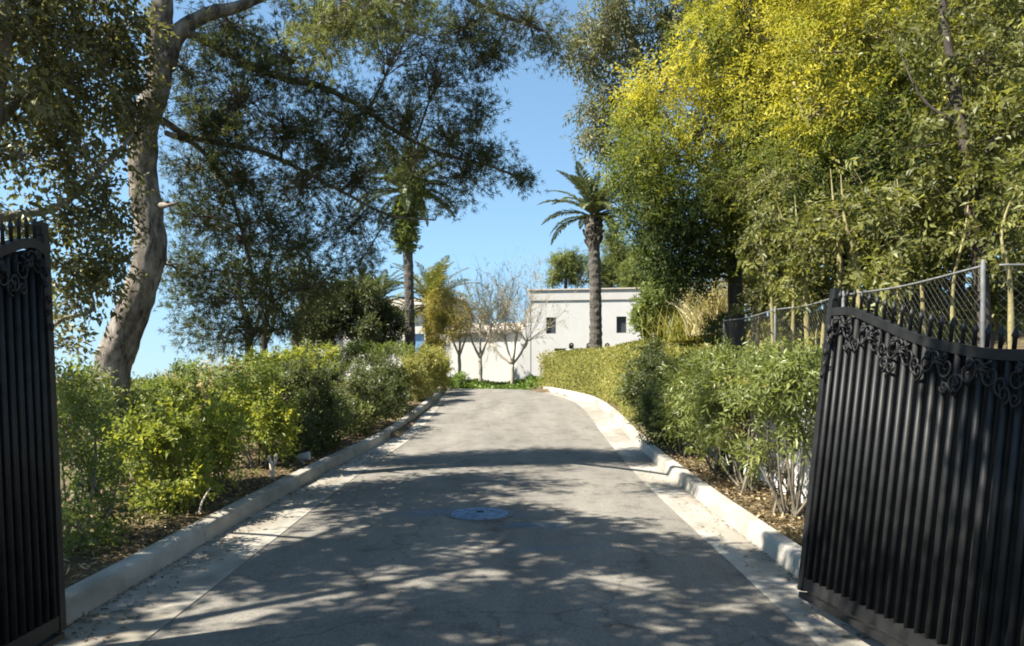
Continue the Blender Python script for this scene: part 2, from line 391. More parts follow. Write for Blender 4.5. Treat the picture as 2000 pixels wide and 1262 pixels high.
def shrub(name, label, base, clumps, leaf, cat='shrub', stems=6, bark=None, **kw):
    base = np.asarray(base, float)
    limbs = []
    for c in clumps:
        for k in range(max(1, stems // len(clumps))):
            b = base + np.array([rng.uniform(-.5, .5) * c[1][0], rng.uniform(-.4, .4) * c[1][1], 0]); b[2] = float(G(b[0], b[1])) - .04
            e = c[0] + rng.normal(0, .3, 3) * c[1]
            m = (b + e) / 2 + rng.normal(0, .10, 3)
            limbs.append(([b, m, e], .016, .006, 5))
    extra = []
    for c in clumps:                        # uneven shoots breaking the outline
        for k in range(5):
            d = sph(1)[0]; d[2] = abs(d[2]) * .9 + .1
            extra.append((c[0] + d * c[1] * rng.uniform(.8, 1.0), c[1] * rng.uniform(.18, .32), c[2] * .8, c[3] + rng.normal(.04, .10)))
    clumps = list(clumps) + extra
    a = dict(sub=46, per=28, srad=.15, L=.07, Wd=.034, branch_r=.008, foliage='foliage', wood='stems', shell=.45)
    a.update(kw)
    return plant(name, label, cat, base, limbs, clumps, leaf, bark or M['stem'], **a)

#SETTING
# ------------------------------------------------------------------ setting
def grid(xs, ys, zf):
    X, Y = np.meshgrid(xs, ys); Z = zf(X, Y)
    V = np.stack([X, Y, Z], -1).reshape(-1, 3); nx, ny = len(xs), len(ys)
    i = np.arange(nx * ny).reshape(ny, nx)
    q = np.stack([i[:-1, :-1], i[:-1, 1:], i[1:, 1:], i[1:, :-1]], -1).reshape(-1, 4)
    return V, q
xs = np.unique(np.concatenate([np.linspace(-600, -60, 10), np.linspace(-50, -12, 12), np.linspace(-11, -3.4, 24), np.linspace(-3.3, -2.4, 19), np.linspace(-2, 1.2, 5),
     np.linspace(1.3, 2.9, 33), np.array([3.01, 3.03]), np.linspace(3.2, 9, 24), np.linspace(10, 60, 18), np.linspace(80, 600, 9)]))
ys = np.unique(np.concatenate([np.linspace(-300, -8, 12), np.arange(-6, 46, .5), np.linspace(48, 120, 14), np.linspace(150, 900, 10)]))
g = Geo(); V, q = grid(xs, ys, lambda X, Y: G(X, Y))
soft = rng.normal(0, .012, len(V)); V[:, 2] += np.where(np.abs(V[:, 0]) < 60, soft, 0)
g.add(V, q); struct(g.build('ground', M['soil'], smooth=True))

yy = np.concatenate([np.arange(-8, 30.01, .4)])
def strip(name, mat, fa, fb, lift, ny=yy, nx=8, crown=0):
    g = Geo(); A = fa(ny); B = fb(ny)
    t = np.linspace(0, 1, nx)
    X = A[:, None] + (B - A)[:, None] * t; Y = np.repeat(ny[:, None], nx, 1)
    Z = zr(Y) + lift + crown * (1 - (2 * t - 1) ** 2)[None, :]
    i = np.arange(len(ny) * nx).reshape(len(ny), nx)
    q = np.stack([i[:-1, :-1], i[:-1, 1:], i[1:, 1:], i[1:, :-1]], -1).reshape(-1, 4)
    g.add(np.stack([X, Y, Z], -1).reshape(-1, 3), q)
    return struct(g.build(name, mat, smooth=True))
def wl(y): return xl(y) - .0 - 7 * sm(28.2, 29.6, y)
strip('road', M['asphalt'], lambda y: xl(y) - 6 * sm(28.0, 29.0, y), lambda y: xr(y), 0.0, crown=.03, nx=14)
def gutter(fa, fb, end, seg=3.0):
    g = Geo(); y0 = -8.0
    while y0 < end - .01:
        y1 = min(y0 + seg, end); n = np.linspace(y0 + .008, y1 - .008, 8)
        A, B = fa(n), fb(n)
        V = []
        for k in range(8):
            V += [(A[k], n[k], zr(n[k]) + .006), (B[k], n[k], zr(n[k]) + .006), (A[k], n[k], zr(n[k]) - .08), (B[k], n[k], zr(n[k]) - .08)]
        q = []
        for k in range(7):
            a = 4 * k; b = a + 4
            q += [(a, a + 1, b + 1, b), (a + 2, b + 2, b + 3, a + 3), (a, b, b + 2, a + 2), (a + 1, a + 3, b + 3, b + 1)]
        q += [(0, 2, 3, 1), (28, 29, 31, 30)]
        g.add(V, q); y0 = y1
    return struct(g.build('gutter', M['gutter']))
gutter(lambda y: xl(y) - GL(y), lambda y: xl(y) + .0, 28.3)
gutter(lambda y: xr(y) - .0, lambda y: xr(y) + GR(y), 26.4)
def kerb(front, sgn, end, seg=3.0):
    g = Geo(); y0 = -8.0
    prof = [(0, -.1), (.0, .02), (.02, .125), (.032, .145), (.05, .152), (KW - .015, .152), (KW, .14), (KW, -.1)]
    while y0 < end - .01:
        y1 = min(y0 + seg, end); n = np.linspace(y0 + .006, y1 - .006, 8); m = len(prof)
        V = [(front(t) + sgn * a, t, zr(t) + b) for t in n for a, b in prof]
        q = [(i * m + j, i * m + j + 1, (i + 1) * m + j + 1, (i + 1) * m + j) for i in range(7) for j in range(m - 1)]
        V = np.array(V); V[:, :1] += rng.normal(0, .002, (len(V), 1))
        T = [(0, j, j + 1) for j in range(1, m - 1)] + [(7 * m, 7 * m + j + 1, 7 * m + j) for j in range(1, m - 1)]
        g.add(V, q, T); y0 = y1
    return struct(g.build('kerb', M['kerb']))
kerb(lambda y: xl(y) - GL(y), -1, 28.3); kerb(lambda y: xr(y) + GR(y), 1, 26.4)

# retaining wall behind the oleanders
g = Geo(); n = np.arange(-4, 14.1, .5)
V = []
for t in n:
    top = float(zr(t)) + .12 + 1.07 * (1 - sm(12.8, 15.5, t)); j = rng.normal(0, .012)
    V += [(2.93 + j, t, zr(t) - .2), (2.93 + j, t, top), (3.09, t, top), (3.09, t, zr(t) - .2)]
q = []
for k in range(len(n) - 1):
    a = 4 * k; b = a + 4
    q += [(a, b, b + 1, a + 1), (a + 1, b + 1, b + 2, a + 2), (a + 2, b + 2, b + 3, a + 3)]
q += [(0, 1, 2, 3), (len(V) - 4, len(V) - 1, len(V) - 2, len(V) - 3)]
g.add(V, q)
tag(g.build('retaining_wall', M['white_wall']), 'whitewashed low retaining wall half hidden behind the oleander stems', 'wall')

# ------------------------------------------------------------------ manhole
my, mx = 8.15, -.32
mz = float(zr(my)) + .034
mh = empty('manhole_cover', (mx, my, mz), 'round blue-grey manhole cover set in the asphalt drive', 'manhole')
mh.rotation_euler = (math.atan(.05), 0, 0)
def disc(r0, r1, z0, z1, n=48):
    g = Geo(); a = np.linspace(0, 2 * math.pi, n, endpoint=False); c, s_ = np.cos(a), np.sin(a)
    rings = [(r0, z0), (r0, z1), (r1, z1), (r1, z0)]
    V = np.concatenate([np.stack([c * r, s_ * r, np.full(n, z)], 1) for r, z in rings])
    k = np.arange(n); k2 = (k + 1) % n
    g.add(V, np.concatenate([np.stack([i * n + k, i * n + k2, (i + 1) % 4 * n + k2, (i + 1) % 4 * n + k], 1) for i in range(3)]))
    return g
M['manhole'] = plain('manhole_paint', (.10, .165, .25), .6, .1, .6, 12, .4)
M['iron'] = plain('cast_iron', (.10, .10, .10), .6, .3, .3, 20, .3)
disc(.30, .335, -.03, .006).build('ring', M['iron'], mh)
g = disc(.0, .29, -.02, .009)
for i in range(-4, 5):
    for j in range(-4, 5):
        if i * i + j * j < 19 and (i or j): g.box((i * .058, j * .058, .0095), (.035, .035, .004), .785)
g.build('lid', M['manhole'], mh)
g = Geo(); g.box((-.0, .06, .0135), (.07, .045, .012)); g.build('lifting_slot', M['metal'], mh)

# ------------------------------------------------------------------ gates
def gate(name, label, p0, ang, lean, tops, length, spacing, side):
    """p0 free end at the bottom; ang = direction free end -> hinge in the XY plane; tops = [(t, height)]"""
    A = Vector((math.cos(ang), math.sin(ang), 0)); U = Vector((lean, 0, 1)).normalized()
    U = (U - A * U.dot(A)).normalized(); Nn = U.cross(A) * side
    root = empty(name, p0, label, 'gate', 'iron driveway gate leaves')
    root.rotation_mode = 'QUATERNION'
    # local axes: x along the leaf, y towards the road face, z up
    Yv = U.cross(A)
    root.rotation_quaternion = Matrix((A, Yv, U)).transposed().to_quaternion()
    s = 1.0 if Yv.dot(Vector((-lean, 0, 0))) > 0 else -1.0          # road side
    tt = np.array([a for a, b in tops]); hh = np.array([b for a, b in tops])
    xs = np.linspace(0, length, 60)
    sp = spline(np.stack([tt, np.zeros_like(tt), hh], 1), 80)
    H = lambda t: float(np.interp(t, sp[:, 0], sp[:, 2]))
    # frame
    g = Geo()
    g.box((.03, 0, H(0) / 2 + .03), (.06, .06, H(0) + .06)); g.box((length - .03, 0, H(length) / 2), (.06, .06, H(length)))
    g.box((length / 2, 0, .05), (length - .125, .05, .075)); g.box((length / 2, s * .012, -.02), (length - .125, .07, .035))
    g.build('frame', M['metal'], root)
    g = Geo()
    V = []
    for x in xs:
        h = H(x)
        V += [(x, -.03, h - .05), (x, .03, h - .05), (x, .036, h), (x, -.036, h)]
    q = []
    for i in range(len(xs) - 1):
        a = 4 * i; b = a + 4
        for j in range(4): q.append((a + j, a + (j + 1) % 4, b + (j + 1) % 4, b + j))
    V = np.array(V); V[:, 0] += .062 * (1 - xs.repeat(4) / length) - .062 * (xs.repeat(4) / length)
    g.add(V, q); g.build('top_rail', M['metal'], root)
    # backing sheet
    g = Geo(); V = []
    for x in xs:
        V += [(x, -s * .022, .08), (x, -s * .022, H(x) - .05), (x, -s * .018, .08), (x, -s * .018, H(x) - .05)]
    q = []
    for i in range(len(xs) - 1):
        a = 4 * i; b = a + 4
        q += [(a, b, b + 1, a + 1), (a + 2, a + 3, b + 3, b + 2)]
    g.add(V, q); g.build('backing_sheet', M['metal'], root)
    # pickets with spear tips
    x = .10
    while x < length - .05:
        h = H(x); top = h + .115 + .02 * math.sin(x * 2.2)
        g = Geo()
        g.tube([(x, s * .012, .085), (x, s * .012, h - .051)], .0175, 8)
        g.tube([(x, 0, h + .001), (x, 0, top - .05), (x, 0, top - .045), (x, 0, top - .03), (x, 0, top)], [.011, .011, .017, .014, .002], 6)
        g.build('picket', M['metal'], root, smooth=True)
        x += spacing
    # post cap block at the free end
    g = Geo(); g.box((.035, 0, H(0) + .095), (.07, .05, .07)); g.build('end_post', M['metal'], root)
    # scrolled leaf work under the top rail
    def scroll(g, cx, cz, r, turn, ph, flip):
        a = np.linspace(0, turn * 2 * math.pi, 30); rr = r * (1 - a / a[-1] * .85)
        pts = np.stack([cx + flip * rr * np.cos(a + ph), np.full(30, s * .04), cz + rr * np.sin(a + ph)], 1)
        g.tube(pts, np.linspace(.0075, .004, 30), 5)
    def acanthus(g, cx, cz, ln, ang):
        for k in range(5):
            b = ang + (k - 2) * .42; l = ln * (.85 - .18 * abs(k - 2))
            pts = [(cx, s * .045, cz), (cx + math.cos(b) * l * .6, s * .065, cz + math.sin(b) * l * .6), (cx + math.cos(b) * l, s * .042, cz + math.sin(b) * l)]
            g.tube(spline(pts, 7), [.002, .004, .006, .006, .005, .003, .001], 5)
    x = .16; i = 0
    while x < length - .15:
        h = H(x) - .05; g = Geo(); f = 1 if i % 2 else -1
        scroll(g, x, h - .075, .065, 1.5, math.pi / 2, f)
        scroll(g, x + f * .07, h - .12 - .03 * (i % 3 == 1), .045, 1.4, -math.pi / 2, -f)
        acanthus(g, x - f * .05, h - .03, .07, -math.pi / 2 + .9 * f)
        scroll(g, x - f * .06, h - .055, .04, 1.2, 0, -f)
        if i % 3 == 1: scroll(g, x, h - .17, .035, 1.3, math.pi, f)
        g.build('scroll_ornament', M['metal'], root, smooth=True)
        x += .165; i += 1
    g = Geo()                                   # hanging leaf drop beside the free end
    g.tube([(.12, s * .045, H(0) - .08), (.10, s * .045, H(0) - .45)], .007, 5)
    for k in range(5): acanthus(g, .12 - .008 * k, H(0) - .12 - .075 * k, .075 - .006 * k, -math.pi / 2 + (.4 if k % 2 else -.4))
    g.build('leaf_drop', M['metal'], root, smooth=True)
    return root
a_r = math.atan2(-1, .10)
gate('iron_gate', 'black iron gate leaf at right, standing open over the kerb in dappled sun', (1.87, 5.29, .34), a_r, .112,
     [(0, 1.82), (.25, 1.80), (.5, 1.73), (1.0, 1.585), (1.5, 1.49), (1.9, 1.455), (2.35, 1.45)], 2.35, .09, 1)
gate('iron_gate', 'black iron gate leaf at left edge, seen nearly edge-on, in shade', (-2.45, 4.45, .325), math.atan2(-1, .06), -.042,
     [(0, 2.07), (.15, 2.085), (.5, 1.97), (1.0, 1.78), (1.5, 1.67), (2.3, 1.62)], 2.3, .077, 1)
for nm, x, y, lb in (('gate_pillar', -2.55, 2.15, 'rendered gate pillar carrying the shaded left gate leaf'), ('gate_pillar', 2.3, 2.6, 'rendered gate pillar carrying the sunlit right gate leaf')):
    r = empty(nm, (x, y, float(zr(y)) - .05), lb, 'pillar', 'gate pillars')
    g = Geo(); g.box((0, 0, 1.05), (.4, .4, 2.1)); g.build('shaft', M['stucco_cream'], r)
    g = Geo(); g.box((0, 0, 2.14), (.5, .5, .08)); g.build('cap', M['kerb'], r)

# ------------------------------------------------------------------ chain-link fence
fx = 3.6
def chain(label, pts, ht, name='chain_link_fence', ends=None):
    root = empty(name, pts[0] - np.array([0, 0, ht]), label, 'fence', 'chain-link fence runs on the bank'); b = pts[0] - np.array([0, 0, ht])
    for p_ in (pts if ends is None else ends):
        g = Geo(); g.tube([p_ - np.array([0, 0, ht + .2]), p_ + np.array([0, 0, .02]), p_ + np.array([0, 0, .05])], [.019, .019, .008], 8); g.build('fence_post', M['galv'], root, b, True)
    g = Geo(); g.tube(spline([q_ for i_ in range(len(pts)) for q_ in ([pts[i_]] if i_ == len(pts) - 1 else [pts[i_], (pts[i_] + pts[i_ + 1]) / 2 - np.array([0, 0, .03])])], 40), .0095, 6); g.build('top_rail', M['galv'], root, b, True)
    g = Geo()
    for i in range(len(pts) - 1):
        a, c = pts[i], pts[i + 1]; ln = np.linalg.norm(c - a); s_ = .075; m = int((ln + ht) / s_)
        for k in range(m):
            for sg in (1, -1):
                u0 = k * s_ - (ht if sg > 0 else 0); u1 = u0 + sg * ht if sg > 0 else u0 - ht
                # diagonal wire from the bottom (u0) to the top (u1), clipped to the panel
                t0, t1 = 0., 1.
                for _ in (0,):
                    if u1 != u0:
                        ta, tb = sorted(((0 - u0) / (u1 - u0), (ln - u0) / (u1 - u0))); t0, t1 = max(0, ta), min(1, tb)
                if t1 - t0 < .02: continue
                q0 = a + (c - a) * ((u0 + (u1 - u0) * t0) / ln) - np.array([0, 0, ht * (1 - t0) - .02]); q1 = a + (c - a) * ((u0 + (u1 - u0) * t1) / ln) - np.array([0, 0, ht * (1 - t1) + .02])
                g.tube([q0, q1], .0008, 3, cap=False)
    g.build('wire_mesh', M['galv'], root, b)
    return root
fp = [np.array([fx, y, CZ + .94 + .035 * (y - 6.26) + .04]) for y in (6.26, 8.9, 11.2, 13.9)]
chain('sagging galvanised chain-link fence run along the bank above the oleanders', fp, 1.2)
chain('galvanised chain-link fence run turning off behind the right gate leaf', [np.array([fx + .10, 6.22, fp[0][2] - .0]), np.array([6.2, 6.0, fp[0][2] + .05])], 1.1, ends=[np.array([6.2, 6.0, fp[0][2] + .05])])

#PLANTS
# ------------------------------------------------------------------ big pine at left
b0 = P(212, 800, 10.4); b0[2] = float(G(b0[0], b0[1])) - .05
tr = [b0, P(215, 760, 10.4), P(228, 690, 10.4), P(262, 600, 10.4), P(292, 500, 10.4), P(290, 420, 10.4), P(278, 330, 10.4), P(285, 240, 10.4), P(308, 170, 10.4), P(312, 90, 10.4), P(316, 0, 10.4), P(322, -140, 10.5), P(330, -330, 10.6), P(340, -520, 10.7)]
limbA = [P(322, 130, 10.4), P(345, 70, 10.45), P(400, 30, 10.6), P(480, 8, 10.8), P(600, -50, 11), P(760, -110, 11.3)]
limbB = [P(335, 60, 10.4), P(375, 68, 10.5), P(450, 105, 10.8), P(540, 150, 11.2), P(630, 170, 11.5), P(715, 215, 11.8), P(770, 255, 12), P(860, 300, 12.1), P(950, 322, 12.1), P(1010, 345, 12.1)]
limbC = [P(325, 260, 10.4), P(390, 290, 11), P(450, 380, 11.4), P(480, 480, 11.6), P(505, 580, 11.7), P(530, 650, 11.8)]
limbD = [P(300, -60, 10.5), P(450, -90, 9.8), P(600, -70, 9.0), P(720, -30, 8.4), P(800, 10, 8.2)]
limbE = [P(325, -140, 10.5), P(520, -200, 10.8), P(760, -120, 11.2), P(920, 0, 11.5), P(1060, 60, 11.7)]
limbF = [P(318, 235, 10.4), P(380, 270, 10.9), P(520, 300, 11.5), P(660, 370, 12), P(760, 420, 12.4), P(850, 430, 12.6)]
limbG = [P(335, -300, 10.6), P(150, -420, 10.2), P(-60, -520, 9.8)]
limbH = [P(338, -480, 10.7), P(480, -640, 11), P(640, -760, 11.4)]
limbs = [(spline(tr, 70), .235, .10, 22), (limbA, .13, .03), (limbB, .066, .014), (limbC, .04, .012, 6), (limbD, .08, .02), (limbE, .10, .02), (limbF, .05, .012, 6), (limbG, .07, .02), (limbH, .07, .02)]
cl_grow = 1.12
limbs.append(([P(310, 402, 10.35), P(330, 400, 10.2), P(348, 396, 10.1)], .045, .012, 9))     # broken stub
cl = [E(640, 30, 10.8, 110, 60, .9), E(790, 60, 11.2, 110, 70, 1.0), E(900, 60, 11.4, 90, 70, .9), E(1030, 40, 11.7, 80, 45, .8), E(960, 110, 11.6, 60, 35, .6),
      E(640, 60, 8.5, 85, 70, .6, 1.0, .30), E(720, 20, 8.3, 70, 60, .6, 1.0, .25), E(800, -20, 8.3, 60, 50, .6, 1, .2),  # sunlit look of these near boughs put in by a lighter colour bias
      E(470, 190, 11.2, 110, 90, 1.1), E(560, 250, 11.5, 110, 90, 1.0), E(680, 240, 11.8, 100, 80, 1.0), E(800, 230, 12, 90, 70, .9), E(880, 270, 12, 70, 60, .8),
      E(950, 310, 12.1, 45, 38, .5), E(1020, 345, 12.1, 26, 24, .3), E(900, 350, 12.3, 70, 45, .7), E(810, 310, 12.4, 80, 45, .8, .7), E(700, 350, 12.2, 100, 70, 1.0),
      E(590, 370, 11.9, 100, 80, 1.0), E(470, 340, 11.5, 90, 90, 1.0), E(400, 250, 11.0, 60, 70, .8), E(400, 440, 11.5, 55, 70, .7), E(480, 470, 11.7, 80, 80, .9), E(590, 480, 12, 90, 70, .9),
      E(680, 450, 12.4, 70, 60, .9, .8), E(760, 440, 12.6, 45, 35, .6, .35), E(870, 390, 12.6, 45, 30, .5, .5), E(430, 580, 11.6, 50, 60, .6, .6), E(520, 580, 11.8, 80, 70, .9), E(610, 560, 12.2, 70, 50, .8), E(700, 520, 12.5, 50, 35, .6, .7),
      E(375, 150, 11, 45, 60, .7, .8), E(370, 330, 11, 45, 60, .7, .8), E(350, 420, 11.2, 30, 45, .5, .6), E(350, 530, 11.3, 35, 45, .5, .7), E(390, 530, 11.4, 45, 50, .6, .8), E(430, 250, 10.8, 60, 60, .8, .9), E(430, 400, 11.2, 60, 60, .8, .5), E(540, 430, 11.6, 70, 60, .9, .5), E(640, 300, 12, 70, 60, .9, .9), E(380, 590, 11.5, 45, 45, .5, .6), E(440, 660, 11.6, 50, 40, .5, .5), E(1080, 90, 11.8, 40, 30, .5, .7), E(380, 640, 11.5, 45, 40, .5, .5), E(470, 640, 11.8, 50, 50, .6, .8), E(560, 640, 12, 50, 35, .6, .7),
      E(430, 95, 10.6, 50, 35, .4, .8), E(520, 140, 10.9, 55, 35, .4, .8), E(620, 170, 11.2, 60, 35, .5, .8), E(720, 215, 11.5, 60, 35, .5, .8),
      E(450, 60, 11.2, 90, 70, .9), E(560, 110, 11.4, 80, 60, .8), E(860, 150, 11.8, 70, 50, .7), E(930, 210, 12, 45, 40, .5, .8),
      E(150, -420, 10.2, 150, 90, 1.2), E(500, -200, 10.8, 160, 90, 1.3), E(420, -520, 10.8, 200, 110, 1.5), E(640, -640, 11.2, 160, 100, 1.4), E(760, -160, 11.2, 120, 70, 1.1), E(-60, -500, 9.8, 140, 90, 1.1)]
cl = [(c, r * cl_grow, n, v) for c, r, n, v in cl]
plant('pine_tree', 'tall leaning pine with grey scaly bent trunk, its dark boughs arching over the drive', 'tree', b0, limbs, cl, M['pine_needles'], M['pine_bark'],
      kind='needle', sub=66, per=58, srad=.14, L=.085, Wd=.0102, branch_r=.022, droop=.05, shell=.62, gravity=.12)

# oak-like broad-leaved tree in front of it at the left
bo = gx(-5.9, 7.2)
oT = [bo, bo + [.1, .1, 1.6], P(-60, 420, 7.6), P(-20, 250, 7.8), P(10, 60, 7.9), P(30, -150, 8)]
oA = [P(-20, 250, 7.8), P(60, 180, 8.2), P(150, 130, 8.6), P(230, 90, 9)]
oB = [P(-55, 430, 7.6), P(40, 420, 8), P(120, 400, 8.4), P(200, 330, 8.9), P(260, 262, 9.2)]
oC = [P(-60, 600, 7.6), P(60, 660, 8.2), P(120, 625, 8.6), P(180, 605, 8.9), P(175, 560, 8.9), P(170, 480, 8.9)]
oD = [bo + [.1, .1, 1.6], [-5.2, 6.2, 4.2], [-4.4, 4.8, 5.6], [-3.7, 3.6, 6.4]]
oE = [bo + [.1, .1, 1.6], [-6.2, 5.5, 4.6], [-6.4, 3.6, 6.2]]
cl = [E(40, 60, 8, 100, 80, .9, 1.2), E(150, 60, 8.8, 90, 80, .8, 1.2), E(240, 60, 9.2, 50, 70, .6, 1.1), E(60, 190, 8, 100, 80, .8, 1.1), E(170, 190, 8.9, 80, 70, .8, 1.1), E(240, 200, 9.2, 40, 70, .5, 1.0),
      E(60, 300, 8.2, 90, 60, .7, .8), E(160, 300, 8.8, 80, 60, .7, .9), E(130, 420, 8.5, 80, 50, .7, .85), E(200, 400, 8.9, 50, 50, .5, .8), E(150, 520, 8.8, 70, 50, .6, .9), E(210, 520, 8.9, 40, 50, .5, .8), E(30, 420, 7.8, 40, 40, .5, .5),
      E(150, 590, 8.8, 60, 35, .5, .55), E(110, 680, 8.4, 40, 30, .4, .35), E(20, -70, 8, 140, 90, 1.0, 1.2), E(180, -60, 8.6, 120, 80, 1.0, 1.1),
      W(-6.0, 6.2, 7.2, 1.2, 1.1, .7, .7)]
plant('oak_tree', 'broad-leaved grey-green tree at left edge, its leafy sprays hanging beside the pine trunk', 'tree', bo, [(oT, .17, .05, 12), (oA, .05, .015), (oB, .05, .02), (oC, .035, .012, 6), (oD, .05, .01), (oE, .05, .01)], cl, M['oak_leaves'], M['grey_bark'],
      sub=46, per=36, srad=.22, L=.082, Wd=.042, branch_r=.02, gravity=.35, shell=.5)

# second broad-leaved tree outside the gate, shading the foreground
bo = gx(-6.9, 2.4)
cl = []
for ix, cx_ in enumerate(np.arange(-8.6, -2.9, 1.25)):
    for iy, cy_ in enumerate(np.arange(1.6, 7.0, 1.25)):
        if cy_ > 5.2 and (cx_ > -4.2 or cx_ < -7): continue
        nn_ = rng.uniform(.5, 1.0) if cx_ < -6.3 else rng.uniform(.2, .5) if cx_ > -3.7 and cy_ < 3.5 else rng.uniform(.2, .9)
        cl.append(W(cx_ + rng.normal(0, .2), cy_ + .3 * (ix % 2) + rng.normal(0, .2), 7.0 + rng.normal(0, .3) - .012 * (cx_ + 6) ** 2 * 4, .85, .85, .5, nn_))
cl += [W(-1.6, 1.8, 7.3, .9, .8, .4, .5), W(-2.4, 1.2, 7.4, 1, .9, .5, .8), W(-3.4, .4, 7.2, 1.1, .9, .5, .9), W(-5.2, .4, 7, 1.2, .9, .6, .9)]
oak2 = [([bo, bo + [.1, .2, 2], bo + [.3, .5, 4.2], bo + [.4, .9, 6.0]], .22, .09, 12)] + [([bo + [.3, .5, 4.2 + .3 * k], bo + [.3 + dx_ * .5, .5 + dy_ * .5, 5.6 + .2 * k], bo + [.3 + dx_, .5 + dy_, 6.7]], .09, .02, 8) for k, (dx_, dy_) in enumerate(((3.6, -.8), (2.6, 2.2), (.4, 3.4), (-1.4, 1.6), (1.8, .4)))]
plant('oak_tree', 'broad-leaved tree beside the left gate pillar, its crown shading the foreground asphalt', 'tree', bo, oak2, cl, M['oak_leaves'], M['grey_bark'], sub=72, per=34, srad=.24, L=.13, Wd=.07, branch_r=.03, shell=.6)

# ------------------------------------------------------------------ left bank shrubs
def C2(px, py, Y, rx, ry, rd, **k): return [E(px, py, Y, rx, ry, rd, **k)]
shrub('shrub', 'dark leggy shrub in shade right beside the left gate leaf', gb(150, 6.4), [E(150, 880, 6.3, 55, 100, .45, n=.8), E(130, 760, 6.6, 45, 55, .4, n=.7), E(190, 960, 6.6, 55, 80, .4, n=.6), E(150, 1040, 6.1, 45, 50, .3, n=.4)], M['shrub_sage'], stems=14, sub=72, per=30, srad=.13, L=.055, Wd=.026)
shrub('shrub', 'olive-green shrub wrapped round the foot of the leaning pine', gb(200, 9.3), [E(170, 800, 9.2, 60, 60, .5), E(220, 840, 8.6, 50, 60, .5)], M['shrub_dark'], stems=8)
shrub('shrub', 'yellow-green sunlit shrub, front one of the bright clump left of the drive', gb(290, 8.0), [E(275, 880, 8.1, 55, 65, .5, n=.8), E(330, 890, 8.0, 60, 68, .5, n=.8), E(330, 960, 7.7, 60, 50, .4, n=.6)], M['shrub_bright'], stems=10, sub=66, per=30, srad=.13, L=.06)
shrub('shrub', 'bright green shrub with dark hollow, in the middle of the left bank', gb(400, 9.3), [E(380, 848, 9.4, 60, 58, .5, n=.8), E(440, 858, 9.2, 60, 58, .5, n=.8), E(400, 910, 8.8, 60, 50, .4, n=.7)], M['shrub_bright'], stems=10, sub=60, per=30, srad=.14)
shrub('shrub', 'lime-green upright shrub behind the forked cut stump', gb(515, 11.0), [E(510, 818, 11, 45, 70, .5, n=.85), E(470, 810, 11.4, 40, 60, .5, n=.85), E(535, 850, 10.8, 30, 50, .35)], M['shrub_bright'], stems=10, sub=60, per=30)
shrub('shrub', 'soft grey-green shrub rising behind the bright clump at the left', gb(400, 12.5), [E(400, 770, 12.6, 80, 45, .7), E(320, 790, 12.2, 50, 30, .6), E(480, 750, 13, 60, 45, .7)], M['shrub_sage'])
shrub('shrub', 'rounded olive bush standing out against the sky left of the drive', gb(375, 16), [E(375, 745, 16, 35, 25, .6), E(310, 775, 15, 45, 20, .7), E(350, 765, 16, 60, 25, .6)], M['shrub_sage'], sub=46, L=.08)
shrub('shrub', 'low mauve-grey bush below the skyline left of the drive', gb(430, 15), [E(440, 735, 15.2, 40, 25, .6), E(340, 765, 14, 25, 16, .4)], M['bud'], sub=46, L=.06)
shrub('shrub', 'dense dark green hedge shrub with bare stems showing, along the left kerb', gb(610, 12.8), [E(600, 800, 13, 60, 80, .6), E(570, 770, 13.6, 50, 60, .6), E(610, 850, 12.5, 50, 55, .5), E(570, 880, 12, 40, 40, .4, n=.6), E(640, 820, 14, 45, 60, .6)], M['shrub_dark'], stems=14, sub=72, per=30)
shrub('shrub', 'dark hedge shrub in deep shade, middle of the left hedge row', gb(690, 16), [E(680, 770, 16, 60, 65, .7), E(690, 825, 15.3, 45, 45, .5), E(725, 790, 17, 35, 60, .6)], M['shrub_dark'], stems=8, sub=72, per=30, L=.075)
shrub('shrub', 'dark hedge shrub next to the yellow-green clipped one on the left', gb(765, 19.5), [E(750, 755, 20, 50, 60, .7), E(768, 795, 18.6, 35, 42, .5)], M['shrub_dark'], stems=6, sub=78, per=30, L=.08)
shrub('shrub', 'feathery light green bush above the dark hedge, below the tall left palm', gb(750, 24), [E(750, 695, 24, 60, 22, .9), E(690, 700, 23, 40, 22, .8)], M['shrub_sage'], sub=56, L=.09)
shrub('shrub', 'lime-topped bush above the dark hedge row, left of the palm', gb(610, 19), [E(620, 705, 19.5, 50, 24, .8), E(560, 715, 18.5, 45, 24, .8), E(500, 722, 18, 40, 22, .8), E(590, 735, 18.5, 90, 25, .8)], M['shrub_bright'], sub=56, L=.08)
shrub('clipped_hedge', 'golden-green clipped shrub at the far end of the left kerb', gb(835, 25.5), [E(815, 745, 22.5, 34, 58, .9, n=1.3), E(842, 735, 25, 30, 50, .9, n=1.3), E(862, 728, 27, 18, 38, .7, n=1.3)], M['hedge'], cat='hedge', sub=80, per=34, L=.075, srad=.15)
shrub('shrub', 'low olive bush closing the gap under the skyline right of the pine trunk', gb(262, 12), [E(262, 790, 12, 60, 20, .6, n=1.6), E(200, 780, 12.5, 60, 28, .6, n=1.5), E(290, 776, 13.5, 60, 16, .6, n=1.6)], M['shrub_sage'], sub=80, L=.07)

